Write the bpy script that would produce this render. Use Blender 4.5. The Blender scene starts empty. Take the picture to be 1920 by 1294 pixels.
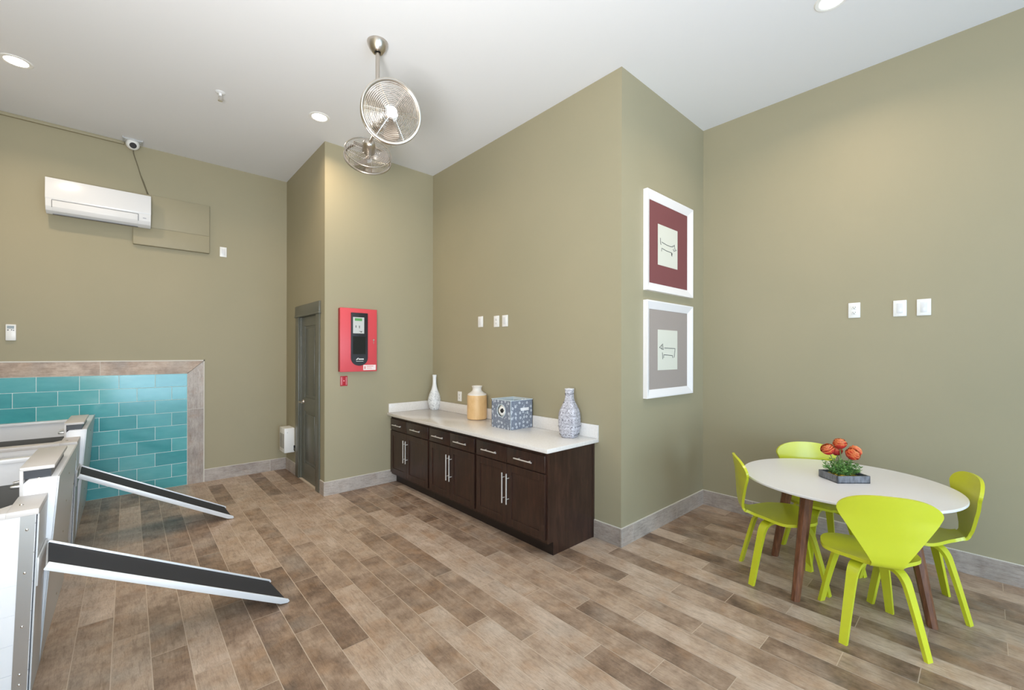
import bpy, bmesh, math, random
from mathutils import Vector, Matrix, Euler
random.seed(7)
PI = math.pi
SC = bpy.context.scene
COL = SC.collection

# ------------------------------------------------------------------ camera
YAW, ROLL = 0.7331, 0.0016
Fv = Vector((math.sin(YAW), math.cos(YAW), 0.0))
Rv = Vector((math.cos(YAW), -math.sin(YAW), 0.0))
Uv = Vector((0, 0, 1))
r2 = Rv * math.cos(ROLL) + Uv * math.sin(ROLL)
u2 = Uv * math.cos(ROLL) - Rv * math.sin(ROLL)
cam = bpy.data.cameras.new('camera')
cam_o = bpy.data.objects.new('camera', cam)
COL.objects.link(cam_o)
cam_o.matrix_world = Matrix(((r2.x, u2.x, -Fv.x, 0.0), (r2.y, u2.y, -Fv.y, 0.0), (r2.z, u2.z, -Fv.z, 1.7), (0, 0, 0, 1)))
cam.sensor_fit = 'HORIZONTAL'
cam.sensor_width = 36.0
cam.lens = 798.53 / 1920 * 36
cam.shift_y = 16.06 / 1920
cam.clip_start = 0.02
SC.camera = cam_o

# ------------------------------------------------------------------ room dimensions
XA, XC, XE = 1.7359, 3.2202, 4.8418          # walls running away from the camera
YL, YB, YD = 6.9058, 5.2629, 2.1394          # walls facing the camera
H = 4.2276
XW, YF = -1.3, -4.2                          # unseen left wall and window wall behind

# ------------------------------------------------------------------ world, light, exposure
W = bpy.data.worlds.new('World')
SC.world = W
W.use_nodes = True
bg = W.node_tree.nodes['Background']
bg.inputs[0].default_value = (0.80, 0.90, 1.0, 1)
bg.inputs[1].default_value = 1.0

def area_light(name, loc, direction, sx, sy, power, color, spread=PI):
    l = bpy.data.lights.new(name, 'AREA')
    l.shape = 'RECTANGLE'; l.size = sx; l.size_y = sy
    l.energy = power; l.color = color; l.spread = spread
    o = bpy.data.objects.new(name, l); COL.objects.link(o)
    o.location = loc
    o.rotation_euler = Vector(direction).to_track_quat('-Z', 'Y').to_euler()
    return o

DAY = (0.57, 0.79, 1.0)
WIN = [(-0.4, 1.9, 0.10, 2.5), (2.3, 4.5, 0.10, 2.5)]      # window wall behind the camera: x0,x1,z0,z1
WINL = [(-3.9, -1.8, 0.15, 3.6), (-1.5, 0.6, 0.15, 3.6)]   # left wall behind the camera: y0,y1,z0,z1
for (a, b, c, d) in WIN:
    area_light('window_daylight', ((a + b) / 2, YF - 0.06, (c + d) / 2), (0, 1, 0), b - a, d - c, (190 if a < 1 else 88), DAY)
for (a, b, c, d) in WINL:
    area_light('window_daylight', (XW - 0.06, (a + b) / 2, (c + d) / 2), (1, 0, 0), d - c, b - a, 45, DAY)

# unseen fill flash added beside the camera, bounced off the ceiling to brighten the room
area_light('added_bounce_flash', (-0.45, 0.35, 1.7), (0.12, 0.84, 1.25), 0.9, 0.9, 205, (1.0, 0.985, 0.965))

SC.view_settings.view_transform = 'Standard'
SC.view_settings.look = 'None'
SC.view_settings.gamma = 1.0
SC.view_settings.use_curve_mapping = False
SC.view_settings.exposure = 0.0

DOWNLIGHTS = [(-0.726, 5.618), (1.515, 4.765), (3.73, 0.735)]
DL_POWER = 15.5
DL_COLOR = (1.0, 0.79, 0.56)

# ------------------------------------------------------------------ mesh helpers
class MB:
    def __init__(s):
        s.bm = bmesh.new()
    def _add(s, verts, faces, mi=0):
        vs = [s.bm.verts.new(v) for v in verts]
        out = []
        for f in faces:
            try:
                fc = s.bm.faces.new([vs[i] for i in f]); fc.material_index = mi; out.append(fc)
            except ValueError:
                pass
        return vs, out
    def box(s, lo, hi, bev=0.0, mi=0, seg=2):
        x0, y0, z0 = lo; x1, y1, z1 = hi
        v = [(x0, y0, z0), (x1, y0, z0), (x1, y1, z0), (x0, y1, z0), (x0, y0, z1), (x1, y0, z1), (x1, y1, z1), (x0, y1, z1)]
        f = [(0, 3, 2, 1), (4, 5, 6, 7), (0, 1, 5, 4), (1, 2, 6, 5), (2, 3, 7, 6), (3, 0, 4, 7)]
        vs, fs = s._add(v, f, mi)
        if bev > 0:
            es = list({e for fc in fs for e in fc.edges})
            r = bmesh.ops.bevel(s.bm, geom=es, offset=bev, segments=seg, affect='EDGES', profile=0.5)
            for fc in r['faces']: fc.material_index = mi
        return s
    def obox(s, c, ax, ay, az, hx, hy, hz, bev=0.0, mi=0):
        c = Vector(c); ax = Vector(ax); ay = Vector(ay); az = Vector(az)
        v = []
        for k in (-1, 1):
            for (i, j) in ((-1, -1), (1, -1), (1, 1), (-1, 1)):
                v.append(c + ax * hx * i + ay * hy * j + az * hz * k)
        f = [(0, 3, 2, 1), (4, 5, 6, 7), (0, 1, 5, 4), (1, 2, 6, 5), (2, 3, 7, 6), (3, 0, 4, 7)]
        vs, fs = s._add(v, f, mi)
        if bev > 0:
            es = list({e for fc in fs for e in fc.edges})
            r = bmesh.ops.bevel(s.bm, geom=es, offset=bev, segments=2, affect='EDGES', profile=0.5)
            for fc in r['faces']: fc.material_index = mi
        return s
    def prism(s, poly, axis, a, b, mi=0, bev=0.0):
        # poly: 2d points in the plane normal to axis; 'x' -> (y,z), 'y' -> (x,z), 'z' -> (x,y)
        def P(p, t):
            return {'x': (t, p[0], p[1]), 'y': (p[0], t, p[1]), 'z': (p[0], p[1], t)}[axis]
        n = len(poly)
        v = [P(p, a) for p in poly] + [P(p, b) for p in poly]
        f = [tuple(range(n)), tuple(range(2 * n - 1, n - 1, -1))] + [(i, i + n, (i + 1) % n + n, (i + 1) % n) for i in range(n)]
        vs, fs = s._add(v, f, mi)
        if bev > 0:
            es = list({e for fc in fs for e in fc.edges})
            r = bmesh.ops.bevel(s.bm, geom=es, offset=bev, segments=2, affect='EDGES', profile=0.5)
            for fc in r['faces']: fc.material_index = mi
        return s
    def cone(s, p0, p1, r0, r1, seg=20, mi=0, cap=True):
        p0 = Vector(p0); p1 = Vector(p1); d = (p1 - p0).normalized()
        a = d.orthogonal().normalized(); b = d.cross(a)
        v = []
        for (p, r) in ((p0, r0), (p1, r1)):
            for i in range(seg):
                t = 2 * PI * i / seg
                v.append(p + (a * math.cos(t) + b * math.sin(t)) * r)
        f = [(i, (i + 1) % seg, (i + 1) % seg + seg, i + seg) for i in range(seg)]
        if cap: f += [tuple(range(seg - 1, -1, -1)), tuple(range(seg, 2 * seg))]
        s._add(v, f, mi); return s
    def tube(s, path, r, seg=8, mi=0, closed=False):
        path = [Vector(p) for p in path]; n = len(path)
        rr = r if isinstance(r, (list, tuple)) else [r] * n
        v = []; prev = None
        for i, p in enumerate(path):
            if closed: d = path[(i + 1) % n] - path[i - 1]
            else: d = path[min(i + 1, n - 1)] - path[max(i - 1, 0)]
            d.normalize()
            if prev is None: a = d.orthogonal().normalized()
            else:
                a = prev - d * prev.dot(d)
                a = a.normalized() if a.length > 1e-6 else d.orthogonal().normalized()
            prev = a; b = d.cross(a)
            for k in range(seg):
                t = 2 * PI * k / seg
                v.append(p + (a * math.cos(t) + b * math.sin(t)) * rr[i])
        f = []
        for i in range(n if closed else n - 1):
            j = (i + 1) % n
            for k in range(seg):
                f.append((i * seg + k, i * seg + (k + 1) % seg, j * seg + (k + 1) % seg, j * seg + k))
        if not closed:
            f.append(tuple(range(seg - 1, -1, -1))); f.append(tuple(range((n - 1) * seg, n * seg)))
        s._add(v, f, mi); return s
    def ring(s, c, nrm, R, r, n=48, seg=6, mi=0):
        c = Vector(c); nrm = Vector(nrm).normalized(); a = nrm.orthogonal().normalized(); b = nrm.cross(a)
        return s.tube([c + (a * math.cos(2 * PI * i / n) + b * math.sin(2 * PI * i / n)) * R for i in range(n)], r, seg, mi, True)
    def lathe(s, prof, c=(0, 0, 0), seg=40, mi=0, axis=(0, 0, 1), mis=None):
        # prof: (radius, height) bottom to top; radius 0 closes
        c = Vector(c); ax = Vector(axis).normalized()
        a = Vector((1, 0, 0)) if abs(ax.z) > 0.99 else ax.orthogonal().normalized()
        b = ax.cross(a)
        rows = []
        for (r, h) in prof:
            if r < 1e-6: rows.append([s.bm.verts.new(c + ax * h)])
            else: rows.append([s.bm.verts.new(c + ax * h + (a * math.cos(2 * PI * i / seg) + b * math.sin(2 * PI * i / seg)) * r) for i in range(seg)])
        for k in range(len(rows) - 1):
            A, B = rows[k], rows[k + 1]
            for i in range(seg):
                j = (i + 1) % seg
                if len(A) == 1 and len(B) == 1: continue
                if len(A) == 1: q = [A[0], B[j], B[i]]
                elif len(B) == 1: q = [A[i], A[j], B[0]]
                else: q = [A[i], A[j], B[j], B[i]]
                f = s.bm.faces.new(q); f.material_index = mis[k] if mis else mi
        return s
    def grid(s, pts, thick=0.0, mi=0, close_u=False):
        # pts[i][j]; thick > 0 gives a solid sheet offset along the normals
        n, m = len(pts), len(pts[0])
        P = [[Vector(p) for p in row] for row in pts]
        def nrm(i, j):
            du = P[min(i + 1, n - 1)][j] - P[max(i - 1, 0)][j]
            dv = P[i][min(j + 1, m - 1)] - P[i][max(j - 1, 0)]
            q = du.cross(dv)
            return q.normalized() if q.length > 1e-12 else None
        top = [[s.bm.verts.new(p) for p in row] for row in P]
        def quad(q):
            q2 = []
            for v in q:
                if v not in q2: q2.append(v)
            if len(q2) >= 3:
                try: f = s.bm.faces.new(q2); f.material_index = mi
                except ValueError: pass
        for i in range(n - 1):
            for j in range(m - 1): quad([top[i][j], top[i + 1][j], top[i + 1][j + 1], top[i][j + 1]])
        if thick:
            N = [[nrm(i, j) for j in range(m)] for i in range(n)]
            for i in range(n):
                for j in range(m):
                    if N[i][j] is None:
                        N[i][j] = next((N[k][j] for k in (i - 1, i + 1, i - 2, i + 2) if 0 <= k < n and N[k][j] is not None), Vector((0, 0, 1)))
            bot = [[s.bm.verts.new(P[i][j] - N[i][j] * thick) for j in range(m)] for i in range(n)]
            for i in range(n - 1):
                for j in range(m - 1): quad([bot[i][j], bot[i][j + 1], bot[i + 1][j + 1], bot[i + 1][j]])
            for i in range(n - 1):
                quad([top[i][0], bot[i][0], bot[i + 1][0], top[i + 1][0]])
                quad([top[i][m - 1], top[i + 1][m - 1], bot[i + 1][m - 1], bot[i][m - 1]])
            for j in range(m - 1):
                quad([top[0][j], top[0][j + 1], bot[0][j + 1], bot[0][j]])
                quad([top[n - 1][j], bot[n - 1][j], bot[n - 1][j + 1], top[n - 1][j + 1]])
        return s
    def ball(s, c, r, seg=16, mi=0, sq=(1, 1, 1)):
        c = Vector(c)
        n = seg // 2
        prof = [(math.sin(PI * k / n), -math.cos(PI * k / n)) for k in range(n + 1)]
        rows = []
        for (rr, h) in prof:
            if rr < 1e-6: rows.append([s.bm.verts.new(c + Vector((0, 0, h * r * sq[2])))])
            else: rows.append([s.bm.verts.new(c + Vector((math.cos(2 * PI * i / seg) * rr * r * sq[0], math.sin(2 * PI * i / seg) * rr * r * sq[1], h * r * sq[2]))) for i in range(seg)])
        for k in range(n):
            A, B = rows[k], rows[k + 1]
            for i in range(seg):
                j = (i + 1) % seg
                if len(A) == 1: q = [A[0], B[j], B[i]]
                elif len(B) == 1: q = [A[i], A[j], B[0]]
                else: q = [A[i], A[j], B[j], B[i]]
                f = s.bm.faces.new(q); f.material_index = mi
        return s
    def build(s, name, mats, parent=None, smooth=35, fixn=True):
        if fixn: bmesh.ops.recalc_face_normals(s.bm, faces=s.bm.faces[:])
        me = bpy.data.meshes.new(name)
        off = Vector((0, 0, 0)); p = parent
        if parent is not None and parent.get('_world', 1):
            while p is not None:
                off += p.location; p = p.parent
            for v in s.bm.verts: v.co -= off
        s.bm.to_mesh(me); s.bm.free()
        for m in (mats if isinstance(mats, (list, tuple)) else [mats]): me.materials.append(m)
        if smooth:
            for p_ in me.polygons: p_.use_smooth = True
            me.set_sharp_from_angle(angle=math.radians(smooth))
        o = bpy.data.objects.new(name, me); COL.objects.link(o)
        if parent is not None: o.parent = parent
        return o

def tag(o, label=None, cat=None, group=None, kind=None):
    if label: o['label'] = label
    if cat: o['category'] = cat
    if group: o['group'] = group
    if kind: o['kind'] = kind
    return o
def thing(name, label, cat, loc, group=None, local=False):
    o = bpy.data.objects.new(name, None); COL.objects.link(o)
    o.location = loc; o.empty_display_size = 0.1
    tag(o, label, cat, group)
    LOCAL[o.name] = local
    return o
LOCAL = {}
_build = MB.build
def build(self, name, mats, parent=None, smooth=35, fixn=True):
    p = parent
    while p is not None and p.parent is not None: p = p.parent
    if p is not None and LOCAL.get(p.name):
        # vertices are already in the thing's own frame
        o = _build(self, name, mats, None, smooth, fixn)
        o.parent = parent
        return o
    return _build(self, name, mats, parent, smooth, fixn)
MB.build = build
def copy_tree(o, parent=None):
    c = o.copy(); COL.objects.link(c)
    if parent is not None: c.parent = parent
    for ch in [k for k in o.children]:
        copy_tree(ch, c)
    LOCAL[c.name] = LOCAL.get(o.name, False)
    return c

# ------------------------------------------------------------------ materials
def lin(r, g, b):
    f = lambda c: (c / 255 / 12.92) if c / 255 <= 0.04045 else ((c / 255 + 0.055) / 1.055) ** 2.4
    return (f(r), f(g), f(b), 1.0)
def mat(name, col, rough=0.5, metal=0.0, spec=0.5, coat=0.0, emit=None, estr=0.0):
    m = bpy.data.materials.new(name); m.use_nodes = True
    b = m.node_tree.nodes['Principled BSDF']
    b.inputs['Base Color'].default_value = col
    b.inputs['Roughness'].default_value = rough
    b.inputs['Metallic'].default_value = metal
    b.inputs['Specular IOR Level'].default_value = spec
    b.inputs['Coat Weight'].default_value = coat
    if emit:
        b.inputs['Emission Color'].default_value = emit
        b.inputs['Emission Strength'].default_value = estr
    return m
class NT:
    def __init__(s, m):
        s.m = m; s.t = m.node_tree; s.b = s.t.nodes['Principled BSDF']
    def n(s, typ, **kw):
        nd = s.t.nodes.new(typ)
        for k, v in kw.items():
            if k.startswith('i_'): nd.inputs[k[2:].replace('_', ' ')].default_value = v
            else: setattr(nd, k, v)
        return nd
    def l(s, a, b): s.t.links.new(a, b)
    def coord(s, scale=(1, 1, 1), kind='Object', loc=(0, 0, 0), rot=(0, 0, 0)):
        tc = s.n('ShaderNodeTexCoord'); mp = s.n('ShaderNodeMapping')
        mp.inputs['Scale'].default_value = scale; mp.inputs['Location'].default_value = loc; mp.inputs['Rotation'].default_value = rot
        s.l(tc.outputs[kind], mp.inputs['Vector']); return mp.outputs[0]
    def noise(s, vec, scale, detail=4, rough=0.55, dist=0.0):
        nd = s.n('ShaderNodeTexNoise'); s.l(vec, nd.inputs['Vector'])
        nd.inputs['Scale'].default_value = scale; nd.inputs['Detail'].default_value = detail
        nd.inputs['Roughness'].default_value = rough; nd.inputs['Distortion'].default_value = dist
        return nd.outputs['Fac']
    def ramp(s, fac, stops, interp='LINEAR'):
        r = s.n('ShaderNodeValToRGB'); cr = r.color_ramp; cr.interpolation = interp
        while len(cr.elements) < len(stops): cr.elements.new(0.5)
        for e, (p, c) in zip(cr.elements, stops): e.position = p; e.color = c
        s.l(fac, r.inputs[0]); return r.outputs[0]
    def mix(s, fac, a, b, typ='MIX'):
        m = s.n('ShaderNodeMix'); m.data_type = 'RGBA'; m.blend_type = typ
        for v, i in ((fac, 0), (a, 6), (b, 7)):
            if hasattr(v, 'links'): s.l(v, m.inputs[i])
            else: m.inputs[i].default_value = v
        return m.outputs[2]
    def math(s, op, a, b=0.0, c=None):
        m = s.n('ShaderNodeMath'); m.operation = op
        for i, v in enumerate((a, b) if c is None else (a, b, c)):
            if hasattr(v, 'links'): s.l(v, m.inputs[i])
            else: m.inputs[i].default_value = v
        return m.outputs[0]
    def bump(s, h, strength=0.2, dist=0.01):
        b = s.n('ShaderNodeBump'); b.inputs['Strength'].default_value = strength; b.inputs['Distance'].default_value = dist
        s.l(h, b.inputs['Height']); s.l(b.outputs[0], s.b.inputs['Normal'])

WALL_COL = lin(162, 154, 128)
def wall_paint():
    m = mat('wall_paint_olive', WALL_COL, 0.55, spec=0.3); t = NT(m)
    v = t.coord()
    f = t.noise(v, 0.8, 2)
    c = WALL_COL
    t.l(t.ramp(f, [(0.3, (c[0] * .96, c[1] * .97, c[2] * .97, 1)), (0.7, (c[0] * 1.03, c[1] * 1.02, c[2] * 1.02, 1))]), t.b.inputs['Base Color'])
    t.bump(t.noise(v, 260, 2), 0.05, 0.002)
    return m
M_wall = wall_paint()
M_panelpaint = mat('panel_paint_olive', lin(160, 152, 127), 0.5, spec=0.3)
M_ceil = mat('ceiling_paint', lin(228, 229, 232), 0.7, spec=0.2)
_t = NT(M_ceil); _t.bump(_t.noise(_t.coord(), 180, 2), 0.06, 0.002)

PAL_FLOOR = [(0.08, lin(98, 79, 66)), (0.30, lin(142, 119, 101)), (0.56, lin(180, 157, 137)), (0.9, lin(206, 187, 170))]
PAL_BASE = [(0.08, lin(114, 103, 95)), (0.36, lin(150, 139, 131)), (0.62, lin(175, 164, 156)), (0.9, lin(194, 185, 177))]
def plank_material(name, stretch, base_shift=0.0, rough=0.36, pal=PAL_FLOOR, warmth=0.38):
    """wood-look porcelain: per-plank tone comes from the 'tone' attribute, grain runs along `stretch`"""
    m = mat(name, (0.4, 0.33, 0.27, 1), rough, spec=0.5); t = NT(m)
    at = t.n('ShaderNodeAttribute'); at.attribute_name = 'tone'
    off = t.n('ShaderNodeVectorMath'); off.operation = 'ADD'
    tc = t.n('ShaderNodeTexCoord')
    t.l(tc.outputs['Object'], off.inputs[0])
    sh = t.n('ShaderNodeVectorMath'); sh.operation = 'SCALE'; t.l(at.outputs['Vector'], sh.inputs[0]); sh.inputs['Scale'].default_value = 37.0
    t.l(sh.outputs[0], off.inputs[1])
    mp = t.n('ShaderNodeMapping'); mp.inputs['Scale'].default_value = stretch; t.l(off.outputs[0], mp.inputs['Vector'])
    sep = t.n('ShaderNodeSeparateXYZ'); t.l(at.outputs['Vector'], sep.inputs[0])
    cloud = t.noise(off.outputs[0], 4.5, 5, 0.7)
    warm = t.noise(off.outputs[0], 6.0, 3, 0.6, 0.4)
    grain = t.noise(mp.outputs[0], 9.0, 6, 0.65, 0.6)
    fine = t.noise(mp.outputs[0], 40.0, 3, 0.6)
    tone = t.math('ADD', t.math('MULTIPLY', sep.outputs['X'], 0.50), t.math('ADD', t.math('MULTIPLY', cloud, 1.15), base_shift - 0.32))
    c1 = t.ramp(tone, pal)
    cw = t.mix(t.ramp(warm, [(0.50, (0, 0, 0, 1)), (0.72, (warmth, warmth, warmth, 1))]), c1, lin(172, 132, 96))
    cold = t.mix(t.ramp(t.noise(off.outputs[0], 3.1, 2, 0.5), [(0.55, (0, 0, 0, 1)), (0.8, (0.45, 0.45, 0.45, 1))]), cw, lin(160, 155, 148))
    g = t.ramp(grain, [(0.26, (0.62, 0.58, 0.55, 1)), (0.5, (1, 1, 1, 1)), (0.75, (1.14, 1.14, 1.13, 1))])
    c2 = t.mix(0.85, cold, g, 'MULTIPLY')
    c2 = t.mix(0.6, c2, t.ramp(fine, [(0.30, (0.72, 0.70, 0.68, 1)), (0.55, (1.02, 1.02, 1.02, 1)), (0.8, (1.12, 1.12, 1.12, 1))]), 'MULTIPLY')
    t.l(c2, t.b.inputs['Base Color'])
    h = t.math('ADD', t.math('MULTIPLY', grain, 0.6), t.math('MULTIPLY', fine, 0.4))
    t.bump(h, 0.12, 0.004)
    rr = t.ramp(grain, [(0.2, (rough + .1,) * 3 + (1,)), (0.8, (rough - .05,) * 3 + (1,))])
    t.l(rr, t.b.inputs['Roughness'])
    return m
M_floor = plank_material('wood_look_floor_tile', (7.0, 1.0, 1.0))
M_base_x = plank_material('wood_look_base_tile_x', (1.0, 7.0, 7.0), 0.10, 0.4, PAL_BASE, 0.15)
M_base_y = plank_material('wood_look_base_tile_y', (7.0, 1.0, 7.0), 0.06, 0.4, PAL_BASE, 0.15)
M_base_z = plank_material('wood_look_border_tile_z', (7.0, 7.0, 1.0), 0.0, 0.4, PAL_BASE, 0.35)
M_border_x = plank_material('wood_look_border_tile_x', (1.0, 7.0, 7.0), -0.06, 0.4, PAL_FLOOR, 0.3)
M_grout = mat('grout', lin(206, 190, 172), 0.85, spec=0.2)
M_grout_w = mat('grout_light', lin(214, 209, 200), 0.8, spec=0.2)

def teal_tile():
    m = mat('teal_glazed_tile', lin(60, 150, 156), 0.12, spec=0.5); t = NT(m)
    at = t.n('ShaderNodeAttribute'); at.attribute_name = 'tone'
    sep = t.n('ShaderNodeSeparateXYZ'); t.l(at.outputs['Vector'], sep.inputs[0])
    f = t.noise(t.coord((1, 1, 2.5)), 7, 3)
    k = t.math('ADD', t.math('MULTIPLY', sep.outputs['X'], 0.5), t.math('MULTIPLY', f, 0.5))
    t.l(t.ramp(k, [(0.15, lin(66, 150, 156)), (0.5, lin(80, 164, 170)), (0.85, lin(100, 178, 182))]), t.b.inputs['Base Color'])
    t.bump(t.noise(t.coord(), 22, 2), 0.05, 0.004)
    return m
M_teal = teal_tile()
M_teal_grout = mat('teal_wall_grout', lin(222, 236, 236), 0.8, spec=0.2)
M_white = mat('white_plastic', lin(236, 236, 234), 0.35)
M_white_gloss = mat('white_gloss_plastic', lin(224, 225, 227), 0.2)
M_frame = mat('white_picture_frame', lin(238, 235, 236), 0.4)
M_doorpaint = mat('door_paint_grey_green', lin(98, 98, 88), 0.32)
M_black = mat('black_plastic', lin(28, 28, 30), 0.4)
M_dark = mat('dark_slot', lin(22, 22, 22), 0.6)

def brushed(name, col, rough):
    m = mat(name, col, rough, 1.0); t = NT(m)
    t.bump(t.noise(t.coord((1, 1, 30)), 25, 3), 0.03, 0.002)
    return m
M_nickel = brushed('brushed_nickel', lin(196, 188, 178), 0.28)
M_handle = mat('satin_pull', lin(226, 223, 218), 0.35, 0.55)
M_steel = brushed('stainless_steel', lin(190, 188, 184), 0.34)
M_chrome = mat('chrome', lin(228, 226, 224), 0.12, 1.0)
M_wire = mat('chrome_wire', lin(225, 218, 212), 0.22, 1.0)
M_alu = mat('white_aluminium', lin(226, 229, 233), 0.38, 0.15)
M_aluw = mat('light_grey_aluminium', lin(205, 208, 210), 0.4, 0.3)
M_glass_clear = mat('fan_blade_metal', lin(168, 158, 148), 0.45, 0.7)

def espresso():
    m = mat('espresso_wood', lin(58, 42, 36), 0.28, spec=0.5); t = NT(m)
    v = t.coord((6, 6, 0.7))
    g = t.noise(v, 6, 6, 0.65, 0.5)
    t.l(t.ramp(g, [(0.25, lin(38, 24, 19)), (0.5, lin(54, 36, 29)), (0.75, lin(72, 48, 38))]), t.b.inputs['Base Color'])
    t.bump(g, 0.05, 0.002)
    return m
M_esp = espresso()
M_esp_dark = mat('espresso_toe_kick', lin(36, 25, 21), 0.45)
def quartz():
    m = mat('white_quartz', lin(222, 214, 206), 0.16, spec=0.5); t = NT(m)
    f = t.noise(t.coord(), 60, 4, 0.7)
    t.l(t.ramp(f, [(0.3, lin(218, 213, 209)), (0.5, lin(224, 220, 216)), (0.7, lin(230, 226, 223))]), t.b.inputs['Base Color'])
    return m
M_quartz = quartz()
M_lime = mat('lime_lacquer', lin(202, 206, 48), 0.26, spec=0.5)
M_tabletop = mat('white_table_laminate', lin(234, 233, 234), 0.3)
def walnut():
    m = mat('walnut', lin(116, 74, 50), 0.4); t = NT(m)
    g = t.noise(t.coord((9, 9, 0.9)), 7, 5, 0.6, 0.4)
    t.l(t.ramp(g, [(0.25, lin(84, 50, 32)), (0.55, lin(120, 77, 52)), (0.8, lin(146, 98, 68))]), t.b.inputs['Base Color'])
    return m
M_walnut = walnut()
M_red = mat('fire_panel_red', lin(214, 78, 86), 0.4)
M_red_shaded = mat('fire_panel_red_shade', lin(150, 30, 40), 0.45)  # same red as the door, side shading put into the colour
M_bezel = mat('bezel_black', lin(38, 40, 46), 0.35)
M_pane = mat('dark_window_pane', lin(20, 24, 24), 0.08)
M_lcd = mat('lcd_green', lin(96, 160, 96), 0.2)
M_keypad = mat('keypad_grey', lin(196, 198, 196), 0.5)
M_rubber = mat('black_grip_mat', lin(44, 47, 55), 0.75); _t = NT(M_rubber); _t.bump(_t.noise(_t.coord(), 300, 2), 0.4, 0.003)
M_beige = mat('tub_rim_plastic', lin(200, 196, 194), 0.42)
M_tubwhite = mat('tub_white', lin(228, 229, 232), 0.35)
M_tubdark = mat('tub_floor_grey', lin(96, 96, 94), 0.55)
M_matred = mat('burgundy_mat_board', lin(126, 77, 78), 0.8, spec=0.2)
M_matgrey = mat('grey_mat_board', lin(162, 152, 146), 0.8, spec=0.2)
M_paper = mat('drawing_paper', lin(216, 216, 204), 0.8, spec=0.2)
M_ink = mat('drawing_ink', lin(50, 50, 54), 0.6)
M_lens = mat('downlight_lens', (1, 1, 1, 1), 0.4, emit=(1.0, 0.94, 0.86, 1), estr=14.0)

# ------------------------------------------------------------------ room shell
def struct(o):
    o['kind'] = 'structure'; return o
T = 0.12
def wall(name, lo, hi):
    return struct(MB().box(lo, hi).build(name, M_wall, smooth=0))
wall('wall_back', (XW - T, YL, 0), (XA + T, YL + T, H))
wall('wall_closet', (XA, YB + T, 0), (XA + T, YL, H)) if False else None
# closet wall with the door opening cut out
DY0, DY1, DZ = 5.545, 6.255, 2.20
m = MB()
m.box((XA, YB, 0), (XA + T, DY0, H)); m.box((XA, DY1, 0), (XA + T, YL, H)); m.box((XA, DY0, DZ), (XA + T, DY1, H))
struct(m.build('wall_closet', M_wall, smooth=0))
wall('wall_alcove', (XA + T, YB, 0), (XC + T, YB + T, H))
wall('wall_cabinet', (XC, YD, 0), (XC + T, YB, H))
wall('wall_corner', (XC + T, YD, 0), (XE + T, YD + T, H))
wall('wall_right', (XE, YF, 0), (XE + T, YD, H))
m = MB()
ys_ = [YF] + [v for w in WINL for v in (w[0], w[1])] + [YL]
for i in range(0, len(ys_), 2): m.box((XW - T, ys_[i], 0), (XW, ys_[i + 1], H))
for (a, b, c, d) in WINL:
    m.box((XW - T, a, 0), (XW, b, c)); m.box((XW - T, a, d), (XW, b, H))
struct(m.build('wall_left', M_wall, smooth=0))
for i, (a, b, c, d) in enumerate(WINL):
    m = MB(); w = 0.05
    m.box((XW - T, a, c), (XW + 0.01, a + w, d)); m.box((XW - T, b - w, c), (XW + 0.01, b, d))
    m.box((XW - T, a, c), (XW + 0.01, b, c + w)); m.box((XW - T, a, d - w), (XW + 0.01, b, d))
    struct(m.build('window_%d' % (i + 3), M_white, smooth=0))
m = MB()
xs = [XW - T] + [v for w in WIN for v in (w[0], w[1])] + [XE + T]
for i in range(0, len(xs), 2): m.box((xs[i], YF - T, 0), (xs[i + 1], YF, H))
for (a, b, c, d) in WIN:
    m.box((a, YF - T, 0), (b, YF, c)); m.box((a, YF - T, d), (b, YF, H))
struct(m.build('wall_front', M_wall, smooth=0))
for i, (a, b, c, d) in enumerate(WIN):
    m = MB(); w = 0.05
    m.box((a, YF - T, c), (a + w, YF + 0.01, d)); m.box((b - w, YF - T, c), (b, YF + 0.01, d))
    m.box((a, YF - T, c), (b, YF + 0.01, c + w)); m.box((a, YF - T, d - w), (b, YF + 0.01, d))
    struct(m.build('window_%d' % (i + 1), M_white, smooth=0))
struct(MB().box((XW - T, YF - T, H), (XE + T, YL + T, H + 0.1)).build('ceiling', M_ceil, smooth=0))

def set_tone(o, tones):
    """one random tone vector per face"""
    at = o.data.attributes.new('tone', 'FLOAT_VECTOR', 'FACE')
    for i, tn in enumerate(tones): at.data[i].vector = tn
def rtone(): return (random.random(), random.random(), random.random())

# floor: 6x36 planks, third-bond, running away from the window wall
PW, PL, PX0, G = 0.1632, 0.96, 0.422, 0.0021
POFF = {0: 1.50, 1: 1.19, 2: 0.87}
verts, faces, tones, mids = [], [], [], []
def quad(x0, x1, y0, y1, z, mi, tn):
    k = len(verts)
    verts.extend([(x0, y0, z), (x1, y0, z), (x1, y1, z), (x0, y1, z)]); faces.append((k, k + 1, k + 2, k + 3)); mids.append(mi); tones.append(tn)
r0 = int(math.floor((XW - PX0) / PW)); r1 = int(math.ceil((XE - PX0) / PW))
for r in range(r0, r1):
    x0 = max(PX0 + r * PW, XW) + G; x1 = min(PX0 + (r + 1) * PW, XE) - G
    y = POFF[r % 3] - PL * 8
    while y < YL:
        a, b = max(y, YF), min(y + PL, YL)
        if b - a > 0.02 and x1 > x0: quad(x0, x1, a + G, b - G, 0.0, 0, rtone())
        y += PL
quad(XW, XE, YF, YL, -0.0012, 1, (0.5, 0.5, 0.5))
quad(XW - T, XE + T, YF - T, YL + T, -0.05, 1, (0.5, 0.5, 0.5))
me = bpy.data.meshes.new('floor'); me.from_pydata(verts, [], faces)
me.materials.append(M_floor); me.materials.append(M_grout)
for p, mi in zip(me.polygons, mids): p.material_index = mi
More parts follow.
